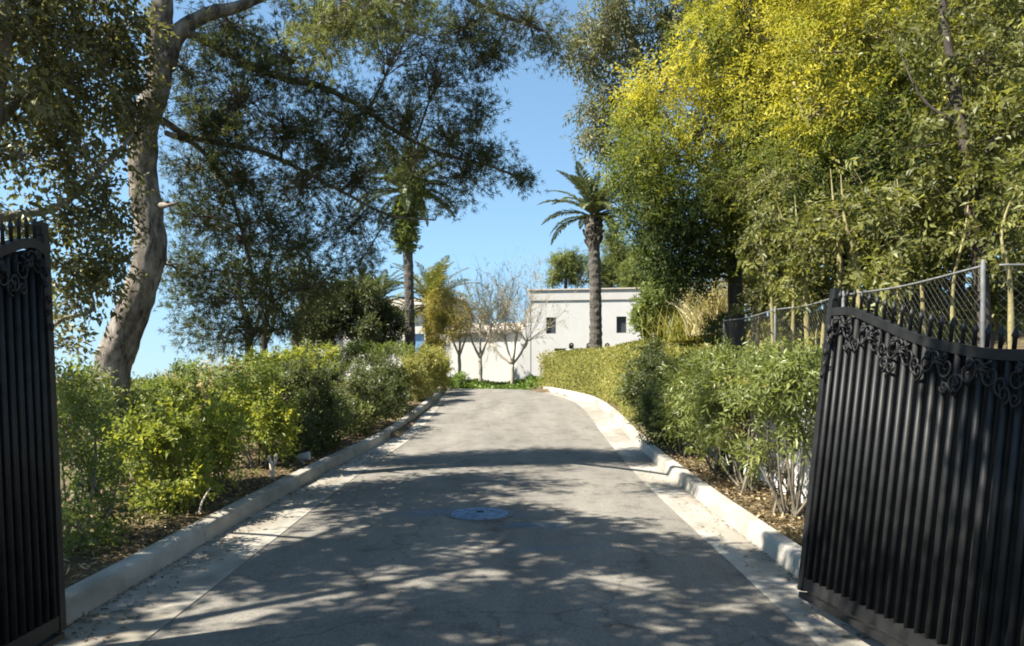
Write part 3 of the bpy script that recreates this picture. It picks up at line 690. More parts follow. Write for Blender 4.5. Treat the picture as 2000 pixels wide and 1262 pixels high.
# trees on the left skyline
for px, Y, px2, lb in ((487, 20, 470, 'slim dark olive-like tree on the left skyline, farthest left of three'), (518, 21, 530, 'slim dark tree with forked trunk on the left skyline, middle of three'), (580, 22, 590, 'dark bushy tree with twin stems on the left skyline, rightmost of three')):
    b = gb(px, Y)
    t = [b, P(px - 2, 650, Y), P(px2, 590, Y), P(px2 - 5, 540, Y)]
    t2 = [P(px, 670, Y), P(px + 14, 640, Y + .2), P(px + 24, 590, Y + .4)]
    cl = [E(px2, 560, Y, 45, 50, .9), E(px2 + 20, 610, Y, 38, 36, .7, n=.9), E(px2 - 15, 515, Y, 40, 40, .8, n=.8), E(px2 + 30, 545, Y + .5, 35, 35, .7, n=.8)]
    plant('small_tree', lb, 'tree', b, [(t, .12, .04, 8), (t2, .07, .025, 6)], cl, M['dark_leaves'], M['dark_bark'], group='dark trees on the left skyline', sub=20, per=30, srad=.24, L=.10, Wd=.05, branch_r=.03)
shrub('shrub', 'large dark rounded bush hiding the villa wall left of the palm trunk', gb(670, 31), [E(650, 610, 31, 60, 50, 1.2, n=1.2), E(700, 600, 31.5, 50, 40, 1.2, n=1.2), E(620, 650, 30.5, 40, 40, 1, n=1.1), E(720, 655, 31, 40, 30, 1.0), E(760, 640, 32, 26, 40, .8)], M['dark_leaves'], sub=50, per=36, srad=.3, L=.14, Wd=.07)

# ------------------------------------------------------------------ palms
def frond_mesh(name, mat, L, droop, el, nleaf=64, lw=.03, ll=.42, seed=0):
    g = Geo(); t = np.linspace(0, 1, 16)
    ang = el - droop * t ** 1.4
    dx = np.cos(ang); dz = np.sin(ang)
    x = np.concatenate([[0], np.cumsum((dx[1:] + dx[:-1]) / 2)]) * L / 15; z = np.concatenate([[0], np.cumsum((dz[1:] + dz[:-1]) / 2)]) * L / 15
    path = np.stack([x, np.zeros(16), z], 1)
    g.tube(path, np.linspace(.03, .006, 16), 5, a=.85)
    r2 = np.random.default_rng(seed)
    for sgn in (-1, 1):
        tt = np.linspace(.10, 1, nleaf); c = np.stack([np.interp(tt, t, path[:, i]) for i in range(3)], 1)
        tg = np.stack([np.cos(np.interp(tt, t, ang)), np.zeros(nleaf), np.sin(np.interp(tt, t, ang))], 1)
        up = np.stack([-tg[:, 2], np.zeros(nleaf), tg[:, 0]], 1)
        d = tg * .75 + np.array([0, sgn * 1.0, 0]) + up * .35 + r2.normal(0, .13, (nleaf, 3)); d[:, 2] -= .25
        l = ll * (np.sin(np.clip(tt, 0, 1) * math.pi * .86 + .28)) * r2.uniform(.8, 1.1, nleaf)
        g.leaves(c, d, up, l, lw, .45 + r2.normal(0, .2, nleaf))
    o = g.build(name, mat); me = o.data; bpy.data.objects.remove(o); return me
def palm(name, label, base, top, r0, r1, nf, L, mat, group, bulge=True, els=(-.35, 1.35), ll=.42, lw=.035):
    root = empty(name, base, label, 'palm tree', group); base = np.asarray(base); top = np.asarray(top)
    g = Geo(); pts = spline([base, base + (top - base) * .5 + [.03, 0, 0], top], 40)
    rr = np.linspace(r0, r1, 40) * (1 + .07 * (np.arange(40) % 2))
    g.tube(pts, rr, 14, jit=.04); g.build('trunk', M['palm_bark'], root, base, False)
    if bulge:
        g = Geo(); h = np.linspace(0, 1, 12); c = top + np.stack([h * 0, h * 0, (h - .75) * 1.25], 1)
        g.tube(c, r1 * np.interp(h, [0, .2, .5, .8, 1], [1.0, 1.35, 1.7, 1.55, .7]), 14, jit=.09)
        for k in range(90):                      # stubs of cut fronds
            a = rng.random() * 6.283; hh = rng.uniform(.1, .95); r = r1 * np.interp(hh, [0, .2, .5, .8, 1], [1.0, 1.35, 1.7, 1.55, .7])
            p_ = top + np.array([math.cos(a) * r * .85, math.sin(a) * r * .85, (hh - .75) * 1.25]); d = np.array([math.cos(a) * .12, math.sin(a) * .12, .16])
            g.tube([p_, p_ + d], [.045, .03], 4)
        g.build('crownshaft', M['palm_bark'], root, base)
    meshes = []
    for k in range(6):
        el = els[0] + (els[1] - els[0]) * (k + .5) / 6
        meshes.append((frond_mesh('frond', mat, L * (1 - .12 * (k == 5)), 1.35 - .12 * k, el, ll=ll, lw=lw, seed=k), el))
    for i in range(nf):
        me, el = meshes[i * 6 // nf]
        o = bpy.data.objects.new('frond', me); COL.objects.link(o); o.parent = root
        o.location = tuple(top - base + np.array([0, 0, .25 + .25 * (i / nf)]))
        o.rotation_euler = (rng.normal(0, .12), rng.normal(0, .1), i * 2.39996 + rng.normal(0, .2))
        s_ = rng.uniform(.88, 1.1); o.scale = (s_, s_, s_)
    return root
pb = gb(1164, 30.5)
palm('palm_tree', 'tall date palm with bare grey trunk and shaggy neck, in front of the white house', pb, P(1159, 440, 30.5), .235, .19, 36, 2.05, M['palm_leaf'], 'tall date palms', els=(.1, 1.5), ll=.34, lw=.05)
pl = gb(802, 33); ptop = P(793, 390, 33)
palm('palm_tree', 'tall date palm at left with ivy-wrapped neck and slim grey trunk', pl, ptop, .21, .17, 40, 2.5, M['palm_leaf'], 'tall date palms', bulge=False, els=(-.05, 1.45), ll=.36, lw=.05)
plant('ivy_vine', 'dense green ivy sleeve wrapping the neck of the left palm', 'climbing plant', P(793, 492, 33), [], [E(793, 460, 33, 22, 32, .5, n=2), E(794, 415, 33, 24, 32, .5, n=2), E(815, 370, 32.8, 20, 26, .4, n=1.3)], M['shrub_sage'], M['stem'],
      attach=False, twig=False, sub=70, per=30, srad=.2, L=.12, Wd=.08, foliage='foliage')
palm('palm_tree', 'low golden-green date palm behind the yellow shrubs', gb(846, 38), P(843, 610, 38), .35, .33, 46, 2.5, M['palm_yellow'], 'low date palms', bulge=False, els=(-.25, 1.5), ll=.5)
palm('palm_tree', 'low dark date palm just left of the tall ivy-necked palm', gb(735, 37), P(738, 605, 37), .3, .28, 36, 1.9, M['palm_leaf'], 'low date palms', bulge=False, els=(-.3, 1.4))

# ------------------------------------------------------------------ pollarded bare trees and yellow shrubs by the house
def bare(label, px, Y, fork, top_y, spread, leaf, nl, dens_=4, bark='stem'):
    b = gb(px, Y); root = empty('pollard_tree', b, label, 'tree', 'pollarded trees in front of the white wall')
    g = Geo(); lg = Geo(); f = P(px + fork[0], fork[1], Y)
    g.tube(spline([b, (b + f) / 2 + [.02, 0, 0], f], 10), np.linspace(.085, .07, 10), 8, jit=.08)
    knobs = []
    for (kx, ky, dy) in fork[2]:
        k = P(px + kx, ky, Y + dy); g.tube(spline([f, (f + k) / 2 + [0, 0, -.08], k], 8), np.linspace(.055, .04, 8) * np.where(np.arange(8) > 5, 1.5, 1), 7, jit=.12); knobs.append(k)
    for k in knobs:
        for j in range(nl):
            e = np.array([k[0] + (k[0] - f[0]) * .6 + rng.normal(0, spread), k[1] + rng.normal(0, spread * .8), P(px, top_y + abs(rng.normal(0, 55)), Y)[2]])
            m = (k + e) / 2 + np.array([(e[0] - k[0]) * .15, 0, -.1]) + rng.normal(0, .08, 3)
            w = spline([k, m, e], 9); g.tube(w, np.linspace(.011, .0025, 9), 3, cap=False)
            for q in range(7):
                i = rng.integers(3, 9); p_ = w[i]; d = (w[i] - w[i - 1]); d /= np.linalg.norm(d); d = d + rng.normal(0, .5, 3); e2 = p_ + d * rng.uniform(.25, .6)
                g.tube([p_, e2], [.0038, .002], 3, cap=False)
                e3 = (p_ + e2) / 2 + d * .25 + rng.normal(0, .12, 3); g.tube([(p_ + e2) / 2, e3], [.003, .0015], 3, cap=False)
                n_ = dens_
                c = p_ + (e2 - p_) * rng.random((n_, 1)); lg.leaves(c, sph(n_), sph(n_), .06, .03, rng.random(n_))
    g.build('trunk', M['twig'], root, b, True); lg.build('crown', leaf, root, b); return root
bare('bare pollarded tree with dark Y-shaped trunk before the white wall', 999, 33, (2, 712, [(-40, 672, .2), (30, 668, -.3), (-14, 655, .6), (10, 650, -.5)]), 522, .75, M['bud'], 24, 6)
bare('yellowish budding pollard left of the Y-shaped one', 938, 36, (0, 700, [(-26, 640, .2), (22, 635, -.4), (0, 620, .5)]), 560, .6, M['yellow_shrub'], 22, 14)
bare('pale thin-stemmed pollard nearest the low golden palm', 897, 38, (0, 695, [(-20, 640, .2), (22, 630, -.3), (4, 610, .4)]), 560, .6, M['yellow_shrub'], 22, 14)
shrub('shrub', 'tall golden willowy shrub beneath the low date palm', gb(850, 34), [E(850, 650, 34, 22, 50, .7), E(862, 600, 34.5, 26, 36, .7), E(848, 700, 33.5, 26, 26, .6), E(890, 640, 36, 20, 34, .7, n=.6)], M['yellow_shrub'], sub=72, per=30, srad=.2, L=.10, Wd=.03)
shrub('shrub', 'bright green low bush at the far left end of the drive', gb(898, 30.6), [E(900, 746, 30.6, 26, 12, .6)], M['ground_cover'], sub=60, L=.07)

# ------------------------------------------------------------------ houses
def wall_with_windows(g, a, b, z0, z1, wins, t=.25):
    """front sheet from a to b (x,y), holes [(s0,s1,zb,zt)] along the run; reveals go t inwards"""
    a = np.asarray(a, float); b = np.asarray(b, float); ln = np.linalg.norm(b - a); d = (b - a) / ln; nin = np.array([-d[1], d[0]])
    ss = sorted({0., ln, *[w[0] for w in wins], *[w[1] for w in wins]}); zs = sorted({z0, z1, *[w[2] for w in wins], *[w[3] for w in wins]})
    pt = lambda s_, z, k=0: (*(a + d * s_ + nin * k), z)
    for i in range(len(ss) - 1):
        for j in range(len(zs) - 1):
            sc, zc = (ss[i] + ss[i + 1]) / 2, (zs[j] + zs[j + 1]) / 2
            if any(w[0] < sc < w[1] and w[2] < zc < w[3] for w in wins): continue
            g.add([pt(ss[i], zs[j]), pt(ss[i + 1], zs[j]), pt(ss[i + 1], zs[j + 1]), pt(ss[i], zs[j + 1])], [(0, 1, 2, 3)])
    for w in wins:
        c = [(w[0], w[2]), (w[1], w[2]), (w[1], w[3]), (w[0], w[3])]
        for k in range(4):
            p_, q_ = c[k], c[(k + 1) % 4]
            g.add([pt(*p_), pt(*q_), pt(*q_, t), pt(*p_, t)], [(0, 1, 2, 3)])
    return pt, d, nin, ln
HYd = 40.0; rot = -R(7)
hA = np.array([P(1036, 0, HYd)[0], HYd + .35]); hd = np.array([math.cos(rot), math.sin(rot)]); hn = np.array([-hd[1], hd[0]])
HLn = 7.2; hz0 = 2.0; hz1 = float(P(0, 586, HYd)[2])
root = empty('white_house', (hA[0], hA[1], 2.2), 'flat-roofed white house with two dark shuttered windows behind the tall right palm', 'house'); hb = np.array([hA[0], hA[1], 2.2])
wins = []
for px in (1077, 1214):
    s0 = (px - 9.5 - 1036) / F * HYd; zb, zt = P(0, 651, HYd)[2], P(0, 619, HYd)[2]; wins.append((s0, s0 + 19 / F * HYd, zb, zt))
g = Geo(); pt, d_, nin, ln = wall_with_windows(g, hA, hA + hd * HLn, hz0, hz1, wins, .18)
c = [pt(0, hz0), pt(0, hz1), pt(0, hz1, 7), pt(0, hz0, 7)]; g.add(c, [(3, 2, 1, 0)])
c = [pt(ln, hz0), pt(ln, hz1), pt(ln, hz1, 7), pt(ln, hz0, 7)]; g.add(c, [(0, 1, 2, 3)])
c = [pt(0, hz0, 7), pt(0, hz1, 7), pt(ln, hz1, 7), pt(ln, hz0, 7)]; g.add(c, [(0, 1, 2, 3)])
g.build('wall', M['stucco'], root, hb)
g = Geo(); ctr = hA + hd * ln / 2 + hn * 3.5
ph = .50
g.box((*ctr, hz1 + ph / 2), (ln + .1, 7.1, ph), rot); g.build('parapet', M['stucco_cream'], root, hb)
g = Geo(); g.box((*ctr, hz1 + ph + .03), (ln + .22, 7.22, .06), rot); g.box((*(hA + hd * (ln - 1.0) + hn * 2), hz1 + ph + .16), (.5, .5, .2), rot); g.build('roof', M['tile'], root, hb)
for w in wins:
    f = Geo()
    for (s_, z, ds, dz) in (((w[0] + w[1]) / 2, w[2] + .02, w[1] - w[0], .04), ((w[0] + w[1]) / 2, w[3] - .02, w[1] - w[0], .04), (w[0] + .02, (w[2] + w[3]) / 2, .04, w[3] - w[2] - .09), (w[1] - .02, (w[2] + w[3]) / 2, .04, w[3] - w[2] - .09)):
        p_ = pt(s_, z, .12); f.box(p_, (ds - .004, .05, dz), rot)
    wo = f.build('window', M['shutter'], root, hb)
    f = Geo()
    n = 9
    for k in range(n):
        p_ = pt((w[0] + w[1]) / 2, w[2] + .05 + (w[3] - w[2] - .1) * (k + .5) / n, .13); f.box(p_, (w[1] - w[0] - .09, .02, (w[3] - w[2] - .1) / n * .82), rot)
    f.box(pt((w[0] + w[1]) / 2, (w[2] + w[3]) / 2, .165), (w[1] - w[0] - .01, .02, w[3] - w[2] - .01), rot)
    f.build('shutter', M['shutter'], wo, (0, 0, 0)).location = tuple(-hb)
g = Geo()                                         # flared buttress at the left corner
zt = P(0, 596, HYd)[2]; zb = 1.9; w0 = .95
a0 = hA - hd * w0 - hn * .02
g.add([(*(a0), zb), (*(hA + hd * .01 - hn * .02), zb), (*(hA + hd * .01 - hn * .02), zt), (*(hA - hd * .12 - hn * .02), zt),
       (*(a0 + hn * 2), zb), (*(hA - hd * .03 + hn * 2), zb), (*(hA - hd * .03 + hn * 2), zt), (*(hA - hd * .12 + hn * 2), zt)],
      [(0, 1, 2, 3), (4, 7, 6, 5), (0, 3, 7, 4), (3, 2, 6, 7), (1, 5, 6, 2)])
g.build('buttress', M['stucco'], root, hb)
# low wing in front / left of it
wa = np.array([P(868, 0, 42)[0], 42.0]); wb = np.array([P(1036, 0, 41)[0] , 41.2]); wz1 = float(P(0, 650, 42)[2])
root = empty('garden_wing', (wa[0], wa[1], 2.2), 'low white wing with tiled eave behind the bare pollards', 'building'); bb = np.array([wa[0], wa[1], 2.2])
g = Geo(); pt2, *_ = wall_with_windows(g, wa, wb, 2.0, wz1, [], .2); L2 = np.linalg.norm(wb - wa)
g.add([pt2(0, 2), pt2(0, wz1), pt2(0, wz1, 5), pt2(0, 2, 5)], [(3, 2, 1, 0)]); g.add([pt2(0, wz1), pt2(L2, wz1), pt2(L2, wz1, 5), pt2(0, wz1, 5)], [(0, 1, 2, 3)])
g.build('wall', M['stucco'], root, bb)
g = Geo(); n = 26
for k in range(n):                                # rows of barrel tiles
    s_ = L2 * (k + .5) / n; p0 = np.array(pt2(s_, wz1 + .04, -.22)); p1 = np.array(pt2(s_, wz1 + .62, 2.4)); g.tube([p0, (p0 + p1) / 2, p1], L2 / n * .52, 7)
g.build('roof', M['tile'], root, bb)
# villa behind the bushes at left
va = np.array([P(585, 0, 46)[0], 46.0]); vb_ = np.array([P(872, 0, 44.5)[0], 44.5]); vz1 = float(P(0, 606, 45)[2])
root = empty('villa', (va[0], va[1], 2.2), 'cream villa with tiled roof and blue door, half hidden by bushes left of the palm', 'house'); bb = np.array([va[0], va[1], 2.2])
L3 = np.linalg.norm(vb_ - va); sA = L3 * (815 - 585) / (872 - 585)
g = Geo(); pt3, d3, n3, _ = wall_with_windows(g, va, vb_, 1.9, vz1, [(sA - .45, sA + .45, 2.2, 4.9), (L3 * .2, L3 * .2 + .9, 4.2, 5.4), (L3 * .45, L3 * .45 + .9, 4.2, 5.4)], .3)
for s_ in (0, L3): g.add([pt3(s_, 1.9), pt3(s_, vz1), pt3(s_, vz1, 6), pt3(s_, 1.9, 6)], [(3, 2, 1, 0)])
g.add([pt3(0, 1.9, 6), pt3(L3, 1.9, 6), pt3(L3, vz1, 6), pt3(0, vz1, 6)], [(0, 1, 2, 3)])
g.build('wall', M['stucco_cream'], root, bb)
g = Geo(); zr1 = vz1 + .9
V = [pt3(-.3, vz1, -.35), pt3(L3 + .3, vz1, -.35), pt3(L3 + .3, zr1, 3), pt3(-.3, zr1, 3), pt3(L3 + .3, vz1, 6.3), pt3(-.3, vz1, 6.3), pt3(-.3, vz1 - .08, -.35), pt3(L3 + .3, vz1 - .08, -.35)]
g.add(V, [(0, 1, 2, 3), (3, 2, 4, 5), (6, 7, 1, 0)], [(0, 3, 5), (1, 4, 2)])
for k in range(40):
    s_ = -.3 + (L3 + .6) * (k + .5) / 40; p0 = np.array(pt3(s_, vz1 + .02, -.36)); p1 = np.array(pt3(s_, zr1 + .02, 3)); g.tube([p0, p1], .13, 6)
g.build('roof', M['tile'], root, bb)
g = Geo(); g.box(pt3(sA, 3.55, .2), (.89, .06, 2.69), math.atan2(d3[1], d3[0])); dr = g.build('door', M['blue_paint'], root, bb)
for s_ in (L3 * .2 + .45, L3 * .45 + .45):
    g = Geo(); g.box(pt3(s_, 4.8, .2), (.89, .06, 1.19), math.atan2(d3[1], d3[0])); g.build('window', M['shutter'], root, bb)

# terrace table and chairs by the palm
tY = 33.5; tz = float(P(0, 681, tY)[2])
tc = P(1119, 0, tY)
gzt = float(G(tc[0] + .2, tY))
root = empty('garden_table', (tc[0], tY, gzt), 'long dark garden table beside the foot of the right palm', 'table')
g = Geo(); g.box((.0, 0, tz - gzt - .04), (1.5, .7, .06)); g.box((0, 0, tz - gzt - .13), (1.4, .6, .11)); g.build('tabletop', M['dark_wood'], root)
for sx in (-1, 1):
    for sy in (-1, 1):
        g = Geo(); hl = tz - gzt - .19 + .3; g.tube([(sx * .64, sy * .26, tz - gzt - .185), (sx * .66, sy * .28, -.1)], [.04, .03], 6); g.build('leg', M['dark_wood'], root)
for i, (px, dy, lb) in enumerate(((1116, .9, 'dark garden chair at the left side of the terrace table'), (1150, .9, 'dark garden chair behind the table, touching the palm trunk in view'), (1186, .3, 'dark garden chair right of the palm trunk'))):
    y = tY + dy; p_ = P(px, 668, y); gz = float(G(p_[0], y)); h = p_[2] - gz - .06
    root = empty('garden_chair', (p_[0], y, gz), lb, 'chair', 'garden chairs round the terrace table')
    g = Geo(); g.box((0, 0, h - .2), (.20, .04, .26)); g.tube([(-.09, 0, h - .06), (0, 0, h), (.09, 0, h - .06)], .035, 6); g.build('backrest', M['dark_wood'], root)
    g = Geo(); g.box((0, -.22, h - .46), (.42, .42, .05)); g.build('seat', M['dark_wood'], root)
    for sx in (-1, 1):
        for yy_ in (-.4, -.03):
            g = Geo(); g.tube([(sx * .18, yy_, h - .49 if yy_ < -.1 else h - .36), (sx * .19, yy_, -.1)], .022, 6); g.build('leg', M['dark_wood'], root)
p_ = P(1114, 688, 32.4); gz = float(G(p_[0], 32.4))
root = empty('garden_urn', (p_[0], 32.4, gz), 'small white garden urn in front of the terrace table', 'urn')
hh = p_[2] - gz + .12; k = np.array([0, .05, .12, .3, .5, .7, .85, .95, 1.0]); rr = np.array([.14, .13, .06, .08, .17, .21, .19, .15, .19])
g = Geo(); g.tube(np.stack([k * 0, k * 0, k * hh], 1), rr, 16); g.build('bowl', M['white'], root, smooth=True)

# ------------------------------------------------------------------ right side: oleanders, hedge, bank
ol = [(1548, 7.5, 'oleander bush next to the right gate leaf, bare stems in front of the whitewashed wall'), (1470, 8.9, 'oleander bush second from the right gate leaf, drooping leafy shoots'), (1415, 10.3, 'oleander bush third from the right gate leaf, full and bright'), (1360, 12.0, 'oleander bush farthest from the gate, beside the dark shaded hedge')]
for i, (px, Y, lb) in enumerate(ol):
    x = (px - 1000) / F * Y; x = min(x, 2.68); z0 = float(zr(Y)) + .12
    cl = [W(x, Y, z0 + 1.22, .40, .55, .22, 1.1), W(x - .15, Y - .3, z0 + 1.0, .30, .42, .22, .9), W(x - .12, Y + .4, z0 + .95, .32, .45, .25, .9)]
    if i < 2: cl = [W(x, Y, z0 + 1.27, .40, .55, .2, 1.1), W(x - .12, Y - .3, z0 + 1.18, .30, .42, .17, .9), W(x - .1, Y + .4, z0 + 1.15, .32, .45, .17, .9)]
    if i > 1: cl += [W(x - .2, Y - .2, z0 + .75, .3, .5, .3, .8)]
    if i > 1: cl += [W(x - .1, Y, z0 + .55, .32, .5, .3, .9), W(x - .05, Y - .4, z0 + .9, .32, .5, .35, 1.1)]
    if i == 0: cl += [W(x - .05, Y - .4, z0 + .78, .10, .14, .12, .5), W(x - .22, Y + .2, z0 + .55, .10, .15, .10, .5)]
    if i == 1: cl += [W(x - .22, Y + .1, z0 + .6, .16, .2, .14, .6), W(x - .1, Y + .7, z0 + .75, .2, .3, .2, .7)]
    shrub('oleander', lb, (x, Y, z0), cl, M['oleander'], stems=18, group='oleanders along the right kerb', sub=72, per=30, srad=.16, L=.078, Wd=.023, gravity=.12, bark=M['stem'])
shrub('shrub', 'dark green rounded shrub in shade between the oleanders and the clipped hedge', gx(2.55, 14.6), [W(2.5, 14.6, float(zr(14.6)) + .9, .4, .8, .75, 1.3), W(2.6, 15.4, float(zr(15.4)) + 1.1, .4, .6, .6, 1.2), W(2.5, 13.8, float(zr(13.8)) + .55, .35, .5, .5, 1.1)], M['shrub_dark'], stems=10, sub=80, per=34, L=.07)
# clipped hedge following the right kerb
hy = np.arange(15.8, 27.2, .25); hroot = empty('clipped_hedge', gx(2.3, 20), 'long yellow-green clipped hedge along the far right kerb', 'hedge'); hb2 = np.array(gx(2.3, 20))
def hx(y): return xr(y) + GR(y) + KW + .10 - .12 * sm(25, 27, y)
def htop(y): return np.interp(y, [15, 16, 20, 24, 28.3], [CZ + 72 / F * 15, CZ + 80 / F * 16, CZ + 86 / F * 20, CZ + 84 / F * 24, CZ + 76 / F * 28.3])
g = Geo(); lg = Geo()
for y in hy:
    for (n, f) in ((150, 0), (130, 1)):
        yv = y + rng.uniform(-.14, .14, n)
        if f == 0:
            h = rng.random(n) ** .85; zb = zr(yv) + .12; zt = htop(yv); z = zb + (zt - zb) * h; x = hx(yv) + .05 * np.sin(yv * 2.3) + .05 * np.sin(z * 5 + yv) + rng.normal(0, .05, n) + .1 * (h > .93); nrm0 = np.array([-.8, -.3, .5])
        else:
            x = hx(yv) + rng.uniform(-.02, 1.25, n); z = htop(yv) + rng.normal(0, .045, n); nrm0 = np.array([-.2, -.2, .9])
        d = np.array([-.4, -.2, .5]) + rng.normal(0, .7, (n, 3))
        vv = .4 * rng.random(n) + .3 + .25 * np.sin(yv * 1.7 + z * 2) * np.sin(z * 3.1 + yv * .7) + rng.normal(0, .1, n)
        ls = .07 * rng.uniform(.6, 1.3, n); lg.leaves(np.stack([x, yv, z], 1), d, nrm0 + rng.normal(0, .6, (n, 3)), ls, ls * .55, vv)
n_ = 400
yv = np.full(n_, 27.2) + rng.normal(0, .06, n_); x = hx(yv) + rng.uniform(0, 1.2, n_); z = zr(yv) + .1 + rng.random(n_) * (htop(27.2) - zr(27.2) - .1)
lg.leaves(np.stack([x, yv, z], 1), rng.normal(0, .7, (n_, 3)) + [-.2, .3, .3], rng.normal(0, .6, (n_, 3)) + [0, .5, .5], .07, .04, .6 * rng.random(n_) + .2)
lg.build('foliage', M['hedge'], hroot, hb2)
V = []; q = []
for i, y in enumerate(hy):
    x = float(hx(y)) + .10; V += [(x, y, zr(y) + .1), (x, y, htop(y) - .1), (x + 1.0, y, htop(y) - .1), (x + 1.0, y, zr(y) + .1)]
for i in range(len(hy) - 1):
    a = 4 * i; b = a + 4; q += [(a, b, b + 1, a + 1), (a + 1, b + 1, b + 2, a + 2), (a + 2, b + 2, b + 3, a + 3)]
q += [(0, 1, 2, 3), (len(V) - 4, len(V) - 1, len(V) - 2, len(V) - 3)]
g.add(V, q, a=.3); g.build('inner_core', M['hedge'], hroot, hb2)  # added solid core in darker leaf colour, stops the view through the leaves
# bank cover: ivy and grass on the slope above the hedge
g = Geo(); n = 26000
y = rng.uniform(13.5, 37, n); x = hx(y) + .9 + rng.random(n) ** 1.3 * 7
z = G(x, y); z = np.maximum(z, np.where(x < hx(y) + 1.25, htop(y) - .05, z))
g.leaves(np.stack([x, y, z], 1), rng.normal(0, .5, (n, 3)) + [-.2, -.3, .8], rng.normal(0, .6, (n, 3)) + [-.2, -.2, .7], .14 * rng.uniform(.5, 1.5, n), .06, .5 + .2 * np.sin(x * 1.3) * np.sin(y * .9) + rng.normal(0, .18, n))
tag(g.build('bank_cover', M['bank_grass']), 'yellow-green grass and creeper covering the right bank', 'ground cover', kind='stuff')
def grassclump(label, base, n, h, r, mat, lean=(0, 0)):
    g = Geo(); base = np.asarray(base)
    c = base + np.stack([rng.normal(0, r, n), rng.normal(0, r, n), np.zeros(n)], 1)
    d = np.stack([rng.normal(lean[0], .22, n), rng.normal(lean[1], .22, n), np.ones(n)], 1); l = h * rng.uniform(.5, 1.1, n)
    for k in range(3):                      # bent blades: three chained strips
        pass
    sd = np.cross(d, rng.normal(size=(n, 3))); sd /= np.linalg.norm(sd, axis=1)[:, None]; w = .012
    p = [c]; dd = d / np.linalg.norm(d, axis=1)[:, None]
    for k in range(4): p.append(p[-1] + dd * (l / 4)[:, None]); dd = dd + np.stack([d[:, 0] * .35, d[:, 1] * .35, np.full(n, -.10)], 1); dd /= np.linalg.norm(dd, axis=1)[:, None]
    ws = [1, 1, .8, .5, .15]; V = np.stack([q_ for k in range(5) for q_ in (p[k] - sd * w * ws[k], p[k] + sd * w * ws[k])], 1).reshape(-1, 3)
    b = np.arange(n)[:, None] * 10; Q = np.concatenate([b + np.array([2 * k, 2 * k + 1, 2 * k + 3, 2 * k + 2]) for k in range(4)])
    g.add(V, Q, None, np.repeat(rng.random(n), 10))
    return tag(g.build('tall_grass', mat, None, tuple(base)), label, 'grass clump')
grassclump('tall straw-coloured grass clump on the bank beside the dark trunk', P(1400, 655, 17), 1000, 1.25, .20, M['dry_grass'], (-.06, 0))
grassclump('shorter pale green grass tuft at the foot of the straw-coloured clump', P(1360, 668, 18), 900, .8, .35, M['bank_grass'])
shrub('shrub', 'round bright green bush with dark hollow in front of the right end of the house', gb(1285, 23.5), [E(1275, 600, 23.5, 34, 48, .8, n=1.3), E(1310, 575, 24, 36, 36, .8, n=1.2), E(1260, 630, 23, 22, 25, .5, n=1.2), E(1330, 610, 24, 26, 30, .7, n=.9)], M['shrub_sage'], sub=60, per=34, srad=.2, L=.10, Wd=.05, cat='shrub', stems=8)
shrub('shrub', 'dark leafy bush at the foot of the dark trunk on the bank', gb(1415, 15), [E(1410, 650, 15, 26, 30, .5), E(1440, 640, 15.5, 26, 30, .5)], M['shrub_dark'], sub=44)

# ------------------------------------------------------------------ right side: trees
b = gb(1440, 14.5)
mt = [b, P(1438, 590, 14.5), P(1432, 500, 14.5), P(1425, 400, 14.6), P(1440, 280, 14.6), P(1450, 120, 14.7), P(1455, -60, 14.8)]
ma = [P(1428, 440, 14.5), P(1390, 360, 14.4), P(1330, 280, 14.4), P(1290, 200, 14.5)]
mb = [P(1435, 330, 14.6), P(1500, 240, 14.4), P(1560, 150, 14.2), P(1600, 60, 14.2)]
mc = [P(1430, 500, 14.5), P(1370, 450, 14.2), P(1310, 430, 14)]
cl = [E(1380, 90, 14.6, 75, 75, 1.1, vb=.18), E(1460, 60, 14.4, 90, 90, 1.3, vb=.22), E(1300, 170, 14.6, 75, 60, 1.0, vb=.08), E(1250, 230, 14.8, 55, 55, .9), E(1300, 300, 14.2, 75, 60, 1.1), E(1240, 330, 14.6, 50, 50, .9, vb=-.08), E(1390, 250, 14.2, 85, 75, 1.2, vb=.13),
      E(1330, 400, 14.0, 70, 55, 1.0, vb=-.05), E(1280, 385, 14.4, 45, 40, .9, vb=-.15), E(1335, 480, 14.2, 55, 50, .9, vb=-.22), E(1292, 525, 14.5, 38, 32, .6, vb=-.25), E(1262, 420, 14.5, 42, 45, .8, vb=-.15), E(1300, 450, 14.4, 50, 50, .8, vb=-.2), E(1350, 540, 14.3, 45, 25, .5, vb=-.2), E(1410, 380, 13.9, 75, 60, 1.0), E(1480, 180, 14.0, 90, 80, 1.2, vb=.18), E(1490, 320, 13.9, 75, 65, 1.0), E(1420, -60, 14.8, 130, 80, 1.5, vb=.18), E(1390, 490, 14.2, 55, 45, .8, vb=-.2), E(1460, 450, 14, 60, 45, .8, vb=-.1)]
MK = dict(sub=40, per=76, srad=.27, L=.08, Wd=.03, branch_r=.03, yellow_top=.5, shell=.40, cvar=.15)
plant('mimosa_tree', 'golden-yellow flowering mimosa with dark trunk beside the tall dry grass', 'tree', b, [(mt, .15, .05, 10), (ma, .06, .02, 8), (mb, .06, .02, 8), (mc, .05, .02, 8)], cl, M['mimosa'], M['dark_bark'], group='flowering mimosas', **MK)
b = gb(1655, 13)
m2 = [b, P(1668, 520, 13), P(1650, 440, 13), P(1640, 330, 13), P(1650, 180, 13), P(1650, 20, 13.1), P(1660, -120, 13.2)]
m2a = [P(1640, 330, 13), P(1580, 250, 12.8), P(1550, 160, 12.8)]; m2b = [P(1645, 260, 13), P(1720, 190, 12.8), P(1780, 100, 12.8)]
